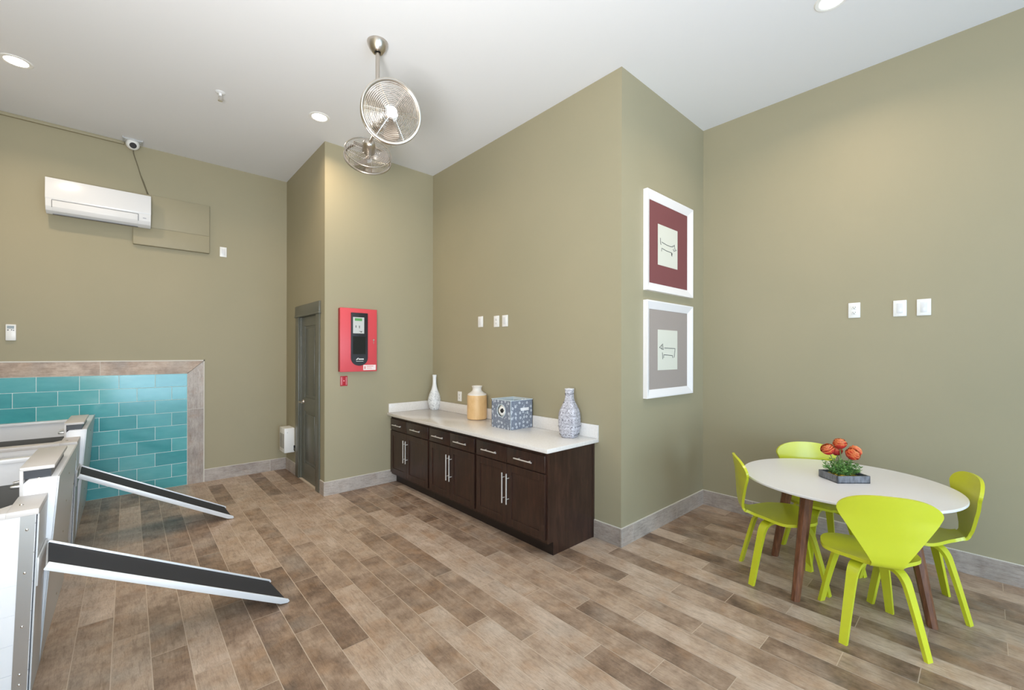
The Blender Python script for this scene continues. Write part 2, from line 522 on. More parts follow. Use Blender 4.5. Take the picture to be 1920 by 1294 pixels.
fl = bpy.data.objects.new('floor', me); COL.objects.link(fl); set_tone(fl, tones); struct(fl)

# wood-look base tiles (grout cap on top)
BH, BT = 0.16, 0.012
def baseboard(name, axis, plane, a, b, inward, joints, m_):
    """axis 'x' runs along x at y=plane; inward = direction of the room"""
    mb = MB(); cuts = [a] + sorted(j for j in joints if a < j < b) + [b]
    tn = []
    p0, p1 = sorted((plane, plane + inward * BT))
    for i in range(len(cuts) - 1):
        g = 0.002
        u0, u1 = cuts[i] + (g if i else 0), cuts[i + 1] - (g if i < len(cuts) - 2 else 0)
        lo = (u0, p0, 0) if axis == 'x' else (p0, u0, 0); hi = (u1, p1, BH) if axis == 'x' else (p1, u1, BH)
        n0 = len(mb.bm.faces); mb.box(lo, hi); c = rtone(); c = (0.35 + c[0] * .5, c[1], c[2]); tn += [c] * (len(mb.bm.faces) - n0)
    q0, q1 = sorted((plane, plane + inward * (BT - 0.001)))
    n0 = len(mb.bm.faces)
    e_ = 0.0015
    lo = (a + e_, q0, 0.001) if axis == 'x' else (q0, a + e_, 0.001); hi = (b - e_, q1, BH + 0.005) if axis == 'x' else (q1, b - e_, BH + 0.005)
    mb.box(lo, hi, mi=1); tn += [(0.5, .5, .5)] * (len(mb.bm.faces) - n0)
    o = mb.build(name, [m_, M_grout_w], smooth=0); set_tone(o, tn); struct(o); return o
baseboard('baseboard_back', 'x', YL, 0.742, XA, -1, [1.52], M_base_x)
baseboard('baseboard_closet_far', 'y', XA, 6.395, YL - BT, -1, [], M_base_y)
baseboard('baseboard_closet_near', 'y', XA, YB - 0.001, 5.405, -1, [], M_base_y)
baseboard('baseboard_alcove', 'x', YB, XA - BT, 2.66, -1, [2.9], M_base_x)
baseboard('baseboard_cabinet', 'y', XC, YD - 0.001, 2.425, -1, [], M_base_y)
baseboard('baseboard_corner', 'x', YD, XC - BT, XE, -1, [3.40, 4.22], M_base_x)
baseboard('baseboard_right', 'y', XE, YF, YD - BT, -1, [1.62, 0.66, -0.3, -1.26], M_base_y)

# teal tile splash with wood-look border on the back wall
mb = MB(); tn = []
TX1, TZ1, TW, TH = 0.565, 1.435, 0.3305, 0.1635
tx_lo = XW
mb.box((tx_lo, YL - 0.0100, 0), (TX1, YL, TZ1), mi=1); tn += [(0.5, .5, .5)] * len(mb.bm.faces)
row = 0; z = TZ1
while z > 0.0:
    za, zb = max(z - TH, 0.0), z
    xr = -0.084 + TW * 4 if row % 2 == 0 else -0.253 + TW * 4
    while xr > tx_lo:
        a, b = max(xr - TW, tx_lo), min(xr, TX1)
        if b - a > 0.015 and zb - za > 0.015:
            n0 = len(mb.bm.faces)
            mb.box((a + 0.0018, YL - 0.012, za + 0.0018), (b - 0.0018, YL - 0.004, zb - 0.0018), bev=0.0025, seg=1)
            c = rtone(); tn += [c] * (len(mb.bm.faces) - n0)
        xr -= TW
    z -= TH; row += 1
o = mb.build('trim_1', [M_teal, M_teal_grout], smooth=0, fixn=False); set_tone(o, tn); struct(o)
# border tiles: mitred at the corner
BX1, BZ1 = 0.737, 1.598
yb0, yb1 = YL - 0.013, YL
def tri(poly, m_, nm):
    mb = MB(); mb.prism(poly, 'y', yb0, yb1); o = mb.build(nm, m_, smooth=0); set_tone(o, [rtone()] * len(o.data.polygons)); return struct(o)
g = 0.0018
tri([(-0.245 + g, TZ1 + g), (TX1, TZ1 + g), (BX1 - g, BZ1 - g), (-0.245 + g, BZ1 - g)], M_border_x, 'trim_2')
tri([(XW, TZ1 + g), (-0.245 - g, TZ1 + g), (-0.245 - g, BZ1 - g), (XW, BZ1 - g)], M_border_x, 'trim_3')
tri([(TX1 + g, 0.973 + g), (BX1 - g, 0.973 + g), (BX1 - g, BZ1 - 3 * g), (TX1 + g, TZ1 - g)], M_base_z, 'trim_4')
tri([(TX1 + g, 0), (BX1 - g, 0), (BX1 - g, 0.973 - g), (TX1 + g, 0.973 - g)], M_base_z, 'trim_5')
mb = MB()
mb.box((XW, YL - 0.0115, TZ1), (BX1, YL, BZ1)); mb.box((TX1, YL - 0.0115, 0), (BX1, YL, BZ1))
mb.box((XW, YL - 0.017, BZ1 - 0.003), (BX1 + 0.009, YL, BZ1 + 0.012)); mb.box((BX1 - 0.002, YL - 0.017, 0), (BX1 + 0.009, YL, BZ1 + 0.012))
struct(mb.build('trim_6', M_grout_w, smooth=0))
# painted cable raceway where the back wall meets the ceiling
struct(MB().box((XW, YL - 0.035, H - 0.035), (-0.04, YL, H), 0.004).build('trim_7', M_panelpaint))

# ------------------------------------------------------------------ closet door
CW = 0.135
mb = MB()
xo = XA - 0.018
mb.box((xo, DY0 - CW, 0), (XA + 0.002, DY0, DZ), 0.003); mb.box((xo, DY1, 0), (XA + 0.002, DY1 + CW, DZ), 0.003)
mb.box((xo - 0.004, DY0 - CW - 0.012, DZ), (XA + 0.002, DY1 + CW + 0.012, DZ + 0.14), 0.003)
mb.box((xo - 0.012, DY0 - CW - 0.02, DZ - 0.012), (XA + 0.002, DY1 + CW + 0.02, DZ + 0.010), 0.003)
mb.box((XA, DY0, 0), (XA + T, DY0 + 0.016, DZ)); mb.box((XA, DY1 - 0.016, 0), (XA + T, DY1, DZ)); mb.box((XA, DY0, DZ - 0.016), (XA + T, DY1, DZ))
struct(mb.build('trim_8', M_doorpaint))
dx0, dx1 = XA + 0.022, XA + 0.062
y0, y1, z0, z1 = DY0 + 0.019, DY1 - 0.019, 0.012, DZ - 0.019
mb = MB()
S_, MIDZ = 0.12, 1.02
mb.box((dx0 + 0.012, y0, z0), (dx1, y1, z1))
for (a, b, c, d) in ((y0, y0 + S_, z0, z1), (y1 - S_, y1, z0, z1), (y0 + S_, y1 - S_, z0, z0 + 0.22), (y0 + S_, y1 - S_, z1 - S_, z1), (y0 + S_, y1 - S_, MIDZ - 0.09, MIDZ + 0.09)):
    mb.box((dx0, a, c), (dx0 + 0.014, b, d))
for (c, d) in ((z0 + 0.22, MIDZ - 0.09), (MIDZ + 0.09, z1 - S_)):
    mb.prism([(y0 + S_ + 0.04, c + 0.04), (y1 - S_ - 0.04, c + 0.04), (y1 - S_ - 0.04, d - 0.04), (y0 + S_ + 0.04, d - 0.04)], 'x', dx0 + 0.004, dx0 + 0.016, bev=0.004)
door = struct(mb.build('door_1', M_doorpaint))
mb = MB()
hy, hz = y1 - 0.065, 1.045
mb.cone((dx0, hy, hz), (dx0 - 0.008, hy, hz), 0.032, 0.03); mb.cone((dx0 - 0.006, hy, hz), (dx0 - 0.055, hy, hz), 0.011, 0.011)
mb.tube([(dx0 - 0.05, hy + 0.012, hz), (dx0 - 0.052, hy - 0.04, hz), (dx0 - 0.05, hy - 0.12, hz - 0.004)], [0.010, 0.010, 0.007])
mb.build('door_handle', M_nickel, door)
for hz in (0.25, 1.06, 1.95):
    MB().cone((dx0 - 0.006, y0 - 0.004, hz - 0.055), (dx0 - 0.006, y0 - 0.004, hz + 0.055), 0.008, 0.008, 12).box((dx0 - 0.002, y0, hz - 0.05), (dx0 + 0.001, y0 + 0.02, hz + 0.05)).build('hinge', M_nickel, door)
struct(MB().box((XA + T + 0.02, DY0 - 0.2, 0), (XA + T + 0.05, DY1 + 0.2, DZ + 0.2)).build('wall_closet_inner', M_dark, smooth=0)) if False else None
struct(MB().box((XA - 0.004, DY0, 0), (XA + T, DY1, 0.006)).build('trim_9', M_grout, smooth=0))

# ------------------------------------------------------------------ base cabinets
FX = 2.59                                      # face-frame plane; doors stand proud to 2.57
def handle_bar(p0, p1, posts, out, parent):
    mb = MB(); p0 = Vector(p0); p1 = Vector(p1); o_ = Vector(out)
    mb.cone(p0 + o_, p1 + o_, 0.0062, 0.0062, 12)
    for f in posts:
        q = p0.lerp(p1, f); mb.cone(q, q + o_, 0.0045, 0.0045, 10)
    return mb.build('handle', M_handle, parent)
def shaker(mb, x0, x1, ya, yb, za, zb, st):
    mb.box((x0 + 0.008, ya + 0.01, za + 0.01), (x1, yb - 0.01, zb - 0.01))
    for (a, b, c, d) in ((ya, ya + st, za, zb), (yb - st, yb, za, zb), (ya + st, yb - st, za, za + st), (ya + st, yb - st, zb - st, zb)):
        mb.box((x0, a, c), (x1, b, d), 0.0015, seg=1)
CABS = [(4.2915, YB - 0.003, 4.815, 'leftmost', 'dark espresso base cabinet against the alcove wall, below the white bottle vase'),
        (3.4005, 4.2905, 3.850, 'middle', 'dark espresso base cabinet in the middle of the row of three'),
        (2.430, 3.3995, 2.925, 'near', 'dark espresso base cabinet at the near end with the exposed side panel')]
for (ya, yb, mid, nm, lab) in CABS:
    th = thing('base_cabinet', lab, 'cabinet', (2.9, (ya + yb) / 2, 0), 'dark wood base cabinets under the worktop')
    last = nm == 'near'
    mb = MB()
    # carcass: side gables with a toe notch, floor, back, face frame
    GF = FX + 0.0182
    gable = [(2.66, 0.0), (XC - 0.012 if not last else XC - 0.002, 0.0), (XC - 0.012 if not last else XC - 0.002, 0.882), (GF, 0.882), (GF, 0.114), (2.66, 0.114)]
    for (p, q) in ((ya, ya + 0.018), (yb - 0.018, yb)): mb.prism(gable, 'y', p, q)
    mb.box((FX + 0.018, ya + 0.018, 0.114), (XC - 0.02, yb - 0.018, 0.132)); mb.box((XC - 0.03, ya + 0.018, 0.0), (XC - 0.014, yb - 0.018, 0.882))
    for (a, b, c, d) in ((ya + 0.001, ya + 0.04, 0.114, 0.882), (yb - 0.04, yb - 0.001, 0.114, 0.882), (ya + 0.04, yb - 0.04, 0.114, 0.15), (ya + 0.04, yb - 0.04, 0.84, 0.882), (ya + 0.04, yb - 0.04, 0.68, 0.71)):
        mb.box((FX, a, c), (FX + 0.018, b, d))
    if last:
        mb.box((FX - 0.001, ya - 0.004, 0.1145), (FX + 0.03, ya + 0.0005, 0.882)); mb.box((XC - 0.03, ya - 0.004, 0.0), (XC - 0.002, ya, 0.882))
    mb.build('carcass', M_esp, th)
    MB().box((2.6585, ya + 0.0005, 0), (2.675, yb - 0.0005, 0.1135)).build('toe_kick', M_esp_dark, th)
    e0, e1 = ya + 0.017, yb - 0.017
    for (a, b, inner) in ((mid + 0.002, e1, 0), (e0, mid - 0.002, 1)):
        d = MB(); shaker(d, 2.570, FX - 0.0005, a, b, 0.142, 0.690, 0.062)
        dr = d.build('door', M_esp, th)
        hy = a + 0.028 if inner == 0 else b - 0.028
        handle_bar((2.570, hy, 0.335), (2.570, hy, 0.612), (0.16, 0.84), (-0.032, 0, 0), dr)
        d = MB(); d.box((2.570, a, 0.702), (FX - 0.0005, b, 0.846), 0.004)
        w = d.build('drawer', M_esp, th)
        c = (a + b) / 2
        handle_bar((2.570, c - 0.112, 0.772), (2.570, c + 0.112, 0.772), (0.2, 0.8), (-0.032, 0, 0), w)
ct = thing('countertop', 'white quartz worktop over the three dark base cabinets', 'countertop', (2.88, 3.8, 0.884))
MB().box((2.528, 2.378, 0.884), (XC - 0.001, YB - 0.001, 0.920), 0.003).build('slab', M_quartz, ct)
MB().box((XC - 0.022, 2.378, 0.920), (XC - 0.001, YB - 0.001, 1.042), 0.002).build('backsplash', M_quartz, ct)
MB().box((2.545, YB - 0.022, 0.920), (XC - 0.023, YB - 0.001, 1.038), 0.002).build('backsplash', M_quartz, ct)

# ------------------------------------------------------------------ things on the counter
ZC = 0.9205
def speckle_mat(name, base, vein, scale, lo, hi, rough=0.35, dist=1.5):
    m = mat(name, base, rough); t = NT(m)
    f = t.noise(t.coord(), scale, 5, 0.7, dist)
    t.l(t.ramp(f, [(lo, vein), (hi, base)]), t.b.inputs['Base Color'])
    t.bump(f, 0.3, 0.004); return m
M_vase1 = speckle_mat('white_crackle_glaze', lin(232, 234, 236), lin(146, 152, 158), 34, 0.36, 0.50)
vz = thing('bottle_vase', 'white crackled bottle vase with a slim neck in the counter corner', 'vase', (3.165, 5.125, ZC))
prof = [(0, 0), (0.050, 0), (0.058, 0.006), (0.078, 0.05), (0.090, 0.105), (0.088, 0.15), (0.074, 0.205), (0.052, 0.26), (0.034, 0.315), (0.026, 0.37), (0.025, 0.43), (0.030, 0.475), (0.031, 0.482), (0.026, 0.482), (0.020, 0.42), (0.0, 0.40)]
def smooth_prof(p, n=4):
    out = []
    for i in range(len(p) - 1):
        a = Vector(p[max(i - 1, 0)]); b = Vector(p[i]); c = Vector(p[i + 1]); d = Vector(p[min(i + 2, len(p) - 1)])
        for k in range(n):
            t = k / n
            q = 0.5 * ((2 * b) + (c - a) * t + (2 * a - 5 * b + 4 * c - d) * t * t + (3 * b - a - 3 * c + d) * t ** 3)
            out.append((max(q.x, 0), q.y))
    out.append(p[-1]); return out
b1 = smooth_prof(prof[1:13])
k = next(i for i, p in enumerate(b1) if p[1] > 0.255)
MB().lathe([(0, 0)] + b1[:k + 1], vz.location).build('body', M_vase1, vz, 50)
MB().lathe(b1[k:] + prof[13:], vz.location).build('neck', mat('white_glaze', lin(236, 237, 238), 0.25), vz, 50)

jar = thing('jar', 'tan cylindrical jar with a white neck, left of the fabric bin', 'jar', (3.095, 4.06, ZC))
def tan_glaze():
    m = mat('tan_stoneware', lin(222, 178, 118), 0.4); t = NT(m)
    f = t.noise(t.coord((1, 1, 0.5)), 6, 5, 0.7, 0.8); s_ = t.noise(t.coord((1.0, 1.0, 0.45), loc=(3, 1, 2)), 11, 3, 0.5, 1.2)
    c = t.ramp(f, [(0.3, lin(212, 172, 120)), (0.55, lin(226, 189, 138)), (0.8, lin(234, 203, 156))])
    c = t.mix(t.ramp(s_, [(0.235, (1, 1, 1, 1)), (0.275, (0, 0, 0, 1))]), c, lin(120, 84, 44))
    t.l(c, t.b.inputs['Base Color']); return m
MB().lathe(smooth_prof([(0.104, 0), (0.113, 0.005), (0.117, 0.02), (0.118, 0.14), (0.117, 0.265), (0.114, 0.285)], 5)[0:] and [(0, 0)] + smooth_prof([(0.104, 0), (0.113, 0.005), (0.117, 0.02), (0.118, 0.14), (0.117, 0.265), (0.114, 0.285)], 5), jar.location).build('body', tan_glaze(), jar, 50)
MB().lathe(smooth_prof([(0.114, 0.285), (0.110, 0.298), (0.085, 0.315), (0.062, 0.332), (0.053, 0.350), (0.054, 0.370), (0.062, 0.386), (0.064, 0.392), (0.058, 0.394), (0.048, 0.375), (0.045, 0.34)], 4) + [(0, 0.335)], jar.location).build('neck', mat('white_stoneware', lin(226, 220, 212), 0.3), jar, 50)

# fabric bin: inner shell, patterned outside, round grab hole in the side facing the room
def bin_fabric():
    m = mat('bin_fabric_paw_print', lin(120, 128, 142), 0.85, spec=0.2); t = NT(m)
    base = t.ramp(t.noise(t.coord(), 60, 2), [(0.3, lin(112, 119, 134)), (0.7, lin(132, 139, 152))])
    # coordinates unrolled around the box so the print lies flat on every side
    tc = t.n('ShaderNodeTexCoord'); sp = t.n('ShaderNodeSeparateXYZ'); t.l(tc.outputs['Object'], sp.inputs[0])
    cb = t.n('ShaderNodeCombineXYZ'); t.l(t.math('ADD', sp.outputs['X'], t.math('MULTIPLY', sp.outputs['Y'], -1.0)), cb.inputs[0]); t.l(sp.outputs['Z'], cb.inputs[1])
    vo = t.n('ShaderNodeTexVoronoi'); vo.voronoi_dimensions = '2D'; vo.feature = 'F1'; t.l(cb.outputs[0], vo.inputs['Vector']); vo.inputs['Scale'].default_value = 19.0; vo.inputs['Randomness'].default_value = 0.55
    d = vo.outputs['Distance']
    sc_ = t.n('ShaderNodeSeparateColor'); t.l(vo.outputs['Color'], sc_.inputs[0])
    ring = t.ramp(d, [(0.0, (0.5,) * 3 + (1,)), (0.08, (0.25,) * 3 + (1,)), (0.13, (1, 1, 1, 1)), (0.22, (1, 1, 1, 1)), (0.27, (0, 0, 0, 1))])
    vb = t.n('ShaderNodeTexVoronoi'); vb.voronoi_dimensions = '2D'; vb.feature = 'F1'; vb.distance = 'MANHATTAN'
    mp = t.n('ShaderNodeMapping'); mp.inputs['Location'].default_value = (0.026, 0.026, 0); mp.inputs['Rotation'].default_value = (0, 0, 0.5); mp.inputs['Scale'].default_value = (1.0, 0.5, 1); t.l(cb.outputs[0], mp.inputs['Vector'])
    t.l(mp.outputs[0], vb.inputs['Vector']); vb.inputs['Scale'].default_value = 24.0
    bone = t.ramp(vb.outputs['Distance'], [(0.10, (1, 1, 1, 1)), (0.15, (0, 0, 0, 1))])
    msk = t.mix(1.0, t.mix(t.math('GREATER_THAN', sc_.outputs[0], 0.35), (0, 0, 0, 1), ring), bone, 'LIGHTEN')
    t.l(t.mix(t.math('MULTIPLY', msk, 0.75), base, lin(216, 222, 230)), t.b.inputs['Base Color']); return m
M_bin = bin_fabric()
M_binlin = mat('bin_lining_pale_blue', lin(196, 208, 214), 0.8, spec=0.2)
BX0, BX1_, BY0, BY1, BHt = 2.883, 3.193, 3.218, 3.526, 0.297
bn = thing('fabric_bin', 'blue-grey fabric storage bin printed with white marks, open at the top', 'bin', ((BX0 + BX1_) / 2, (BY0 + BY1) / 2, ZC))
def bin_side(lo, hi): return MB().box(lo, hi, 0.002, seg=1)
mb = MB(); t_ = 0.005
mb.box((BX0, BY0, ZC), (BX1_, BY0 + t_, ZC + BHt)); mb.box((BX0, BY1 - t_, ZC), (BX1_, BY1, ZC + BHt)); mb.box((BX1_ - t_, BY0, ZC), (BX1_, BY1, ZC + BHt))
# side with the round hole
hc = Vector((BX0, (BY0 + BY1) / 2 - 0.005, ZC + 0.185)); hr = 0.064
n = 32
for (px, flip) in ((BX0, 0),):
    ring_ = []; sq = []
    for i in range(n):
        a = 2 * PI * i / n
        ring_.append((hc.y + hr * math.cos(a), hc.z + hr * math.sin(a)))
        ca, sa = math.cos(a), math.sin(a)
        k = min((BY1 - hc.y) / ca if ca > 1e-6 else 9, (BY0 - hc.y) / ca if ca < -1e-6 else 9, (ZC + BHt - hc.z) / sa if sa > 1e-6 else 9, (ZC - hc.z) / sa if sa < -1e-6 else 9)
        sq.append((hc.y + ca * k, hc.z + sa * k))
    for i in range(n):
        j = (i + 1) % n
        mb.prism([ring_[i], sq[i], sq[j], ring_[j]], 'x', px, px + t_)
# fill the corners cut by the radial fan
for (cy, cz) in ((BY0, ZC), (BY1, ZC), (BY0, ZC + BHt), (BY1, ZC + BHt)):
    best = sorted(sq, key=lambda p: (p[0] - cy) ** 2 + (p[1] - cz) ** 2)[:2]
    mb.prism([(cy, cz), best[0], best[1]], 'x', BX0, BX0 + t_)
body = mb.build('body', M_bin, bn, smooth=0)
mb = MB(); q = t_ + 0.0015
mb.box((BX0 + q, BY0 + q, ZC + 0.002), (BX1_ - q, BY1 - q, ZC + 0.006))
for (a, b, c, d) in ((BX0 + t_, BX1_ - t_, BY0 + t_, BY0 + q), (BX0 + t_, BX1_ - t_, BY1 - q, BY1 - t_), (BX1_ - q, BX1_ - t_, BY0 + q, BY1 - q)):
    mb.box((a, c, ZC), (b, d, ZC + BHt - 0.001))
mb.build('lining', M_binlin, bn, smooth=0)
mb = MB(); e = 0.004
for (p, q_) in (((BX0, BY0), (BX1_, BY0)), ((BX1_, BY0), (BX1_, BY1)), ((BX1_, BY1), (BX0, BY1)), ((BX0, BY1), (BX0, BY0))):
    mb.tube([(p[0], p[1], ZC + BHt), (q_[0], q_[1], ZC + BHt)], e, 8)
mb.tube([(BX0, BY0, ZC), (BX0, BY0, ZC + BHt)], 0.003, 8)
mb.build('piping', M_binlin, bn)
MB().ring(hc, (1, 0, 0), hr, 0.004, 40, 8).build('grab_hole_rim', M_binlin, bn)
MB().box((3.02, BY0 - 0.003, ZC + 0.185), (3.135, BY0, ZC + 0.215), 0.001).build('label_holder', mat('bin_label_white', lin(232, 234, 238), 0.5), bn)
# toy ball seen through the hole
bc = Vector((BX0 + 0.062, hc.y + 0.006, hc.z - 0.002)); br = 0.072
bm_ = bmesh.new(); bmesh.ops.create_icosphere(bm_, subdivisions=4, radius=br)
ico = bmesh.new(); bmesh.ops.create_icosphere(ico, subdivisions=1, radius=1); dirs = [v.co.normalized() for v in ico.verts]; ico.free()
rot = Matrix.Rotation(0.55, 3, 'Z') @ Matrix.Rotation(-0.25, 3, 'Y')
dirs = [rot @ d for d in dirs]
want = Vector((-0.93, -0.30, 0.05)).normalized()
dq = max(dirs, key=lambda d: d.dot(want)).rotation_difference(want)
dirs = [dq @ d for d in dirs]
for f in bm_.faces:
    c = f.calc_center_median().normalized()
    f.material_index = 1 if max(c.dot(d) for d in dirs) > 0.945 else 0
ball = MB(); ball.bm.free(); ball.bm = bm_
for v in bm_.verts: v.co += bc
tag(ball.build('toy_ball', [mat('ball_white', lin(232, 230, 226), 0.5), mat('ball_black', lin(24, 24, 26), 0.5)]), 'white toy ball with black patches showing through the hole of the fabric bin', 'ball')
# a dark and white knotted rope toy, its top showing over the rim
pl = thing('rope_toy', 'dark rope dog toy with a white end, inside the fabric bin', 'dog toy', (3.10, 3.36, ZC + 0.008))
MB().tube([(3.03, 3.46, ZC + 0.05), (3.05, 3.42, ZC + 0.20), (3.08, 3.37, ZC + 0.268), (3.12, 3.31, ZC + 0.272), (3.14, 3.28, ZC + 0.2)], 0.018, 10).ball((3.03, 3.46, ZC + 0.035), 0.027).build('rope', mat('rope_dark', lin(52, 50, 54), 0.8), pl)
MB().ball((3.145, 3.275, ZC + 0.283), 0.016).ball((3.12, 3.30, ZC + 0.285), 0.012).build('knot', mat('rope_white', lin(228, 222, 220), 0.8), pl)

# square-shouldered patterned bottle
def carved():
    m = mat('carved_grey_ceramic', lin(176, 176, 184), 0.6); t = NT(m)
    v = t.coord(rot=(0, 0, 0.35))
    f = t.noise(v, 70, 4, 0.75, 1.0)
    base = t.ramp(f, [(0.35, lin(112, 108, 116)), (0.5, lin(182, 180, 188)), (0.68, lin(220, 221, 228))])
    wv = t.n('ShaderNodeTexWave'); wv.bands_direction = 'Z'; t.l(v, wv.inputs['Vector']); wv.inputs['Scale'].default_value = 4.6; wv.inputs['Distortion'].default_value = 0.6
    base = t.mix(t.ramp(wv.outputs['Fac'], [(0.0, (0.3, .3, .3, 1)), (0.12, (0, 0, 0, 1))]), base, lin(104, 100, 110))
    t.l(base, t.b.inputs['Base Color']); t.bump(f, 0.6, 0.004); return m
v2 = thing('bottle_vase', 'grey carved square bottle with black dots at the near end of the counter', 'vase', (3.065, 2.600, ZC))
v2.rotation_euler.z = 0.30
LOCAL[v2.name] = True
def sqring(w, z, rnd, n=40):
    out = []
    e = 2.0 / rnd
    for i in range(n):
        a = 2 * PI * i / n
        ca, sa = math.cos(a), math.sin(a)
        out.append(Vector((w * math.copysign(abs(ca) ** e, ca), w * math.copysign(abs(sa) ** e, sa), z)))
    return out
prof2 = smooth_prof([(0.058, 0.0), (0.068, 0.012), (0.083, 0.06), (0.090, 0.12), (0.090, 0.19), (0.082, 0.245), (0.062, 0.295), (0.043, 0.34), (0.036, 0.38), (0.036, 0.42), (0.038, 0.447)], 3)
mb = MB(); rows = []
for (w, z) in prof2 + [(0.032, 0.447), (0.028, 0.40)]:
    rows.append([mb.bm.verts.new(p) for p in sqring(w, z, 4.2)])
for a, b in zip(rows, rows[1:]):
    for i in range(40): mb.bm.faces.new([a[i], a[(i + 1) % 40], b[(i + 1) % 40], b[i]])
mb.bm.faces.new(rows[0][::-1]); mb.bm.faces.new(rows[-1])
for z in (0.03, 0.105, 0.17, 0.235, 0.325, 0.405):
    w = next(p[0] for p in prof2 if p[1] >= z)
    cnt = 5 if w > 0.06 else 3
    for side in range(4):
        R3 = Matrix.Rotation(side * PI / 2, 3, 'Z')
        for k in range(cnt):
            u = (k - (cnt - 1) / 2) / max(cnt - 1, 1) * 1.35
            x = w * (1 - (abs(u) ** 4.2)) ** (1 / 4.2) if abs(u) < 1 else w * 0.5
            mb.ball(R3 @ Vector((x * 1.0, u * w, z)), 0.0042, 8, mi=1)
mb.build('body', [carved(), mat('vase_dots', lin(26, 26, 34), 0.4)], v2, 50)
MB().box((0, 0, 0), (0.0001, 0.0001, 0.0001)) if False else None
mb = MB(); 
a = [mb.bm.verts.new(p) for p in sqring(0.0385, 0.4465, 4.2)]; b = [mb.bm.verts.new(p) for p in sqring(0.0385, 0.4535, 4.2)]; c = [mb.bm.verts.new(p) for p in sqring(0.030, 0.4535, 4.2)]; d = [mb.bm.verts.new(p) for p in sqring(0.030, 0.4465, 4.2)]
for p, q in ((a, b), (b, c), (c, d), (d, a)):
    for i in range(40): mb.bm.faces.new([p[i], p[(i + 1) % 40], q[(i + 1) % 40], q[i]])
mb.build('lip', mat('vase_lip', lin(226, 224, 226), 0.4), v2)

# ------------------------------------------------------------------ round table
TC = Vector((3.89, 0.70, 0)); TZ, TR = 0.78, 0.638
tb = thing('round_table', 'white round table on four splayed walnut legs', 'table', TC)
MB().lathe([(0, TZ - 0.034), (TR - 0.10, TZ - 0.034), (TR - 0.03, TZ - 0.020), (TR - 0.004, TZ - 0.017), (TR, TZ - 0.013), (TR, TZ - 0.003), (TR - 0.003, TZ), (0, TZ)], TC, 96).build('tabletop', M_tabletop, tb)
feet = [(3.412, 0.878), (4.060, 1.197), (4.370, 0.520), (3.719, 0.205)]
for (fx, fy) in feet:
    d = Vector((fx, fy, 0)) - TC; d.z = 0; dn = d.normalized(); s_ = Vector((-dn.y, dn.x, 0))
    top = TC + dn * 0.375 + Vector((0, 0, TZ - 0.034)); foot = Vector((fx, fy, 0)) - dn * 0.012
    mb = MB(); rows = []
    for (p, w) in ((foot, 0.027), (top, 0.041)):
        ring_ = []
        for i in range(8):
            a = 2 * PI * (i + 0.5) / 8
            ring_.append(mb.bm.verts.new(p + (dn * math.cos(a) + s_ * math.sin(a)) * w))
        rows.append(ring_)
    for i in range(8): mb.bm.faces.new([rows[0][i], rows[0][(i + 1) % 8], rows[1][(i + 1) % 8], rows[1][i]])
    mb.bm.faces.new(rows[0][::-1]); mb.bm.faces.new(rows[1])
    mb.build('leg', M_walnut, tb, 20)
MB().lathe([(0, TZ - 0.06), (0.40, TZ - 0.06), (0.40, TZ - 0.034), (0, TZ - 0.034)], TC, 48).build('apron', M_walnut, tb) if False else None

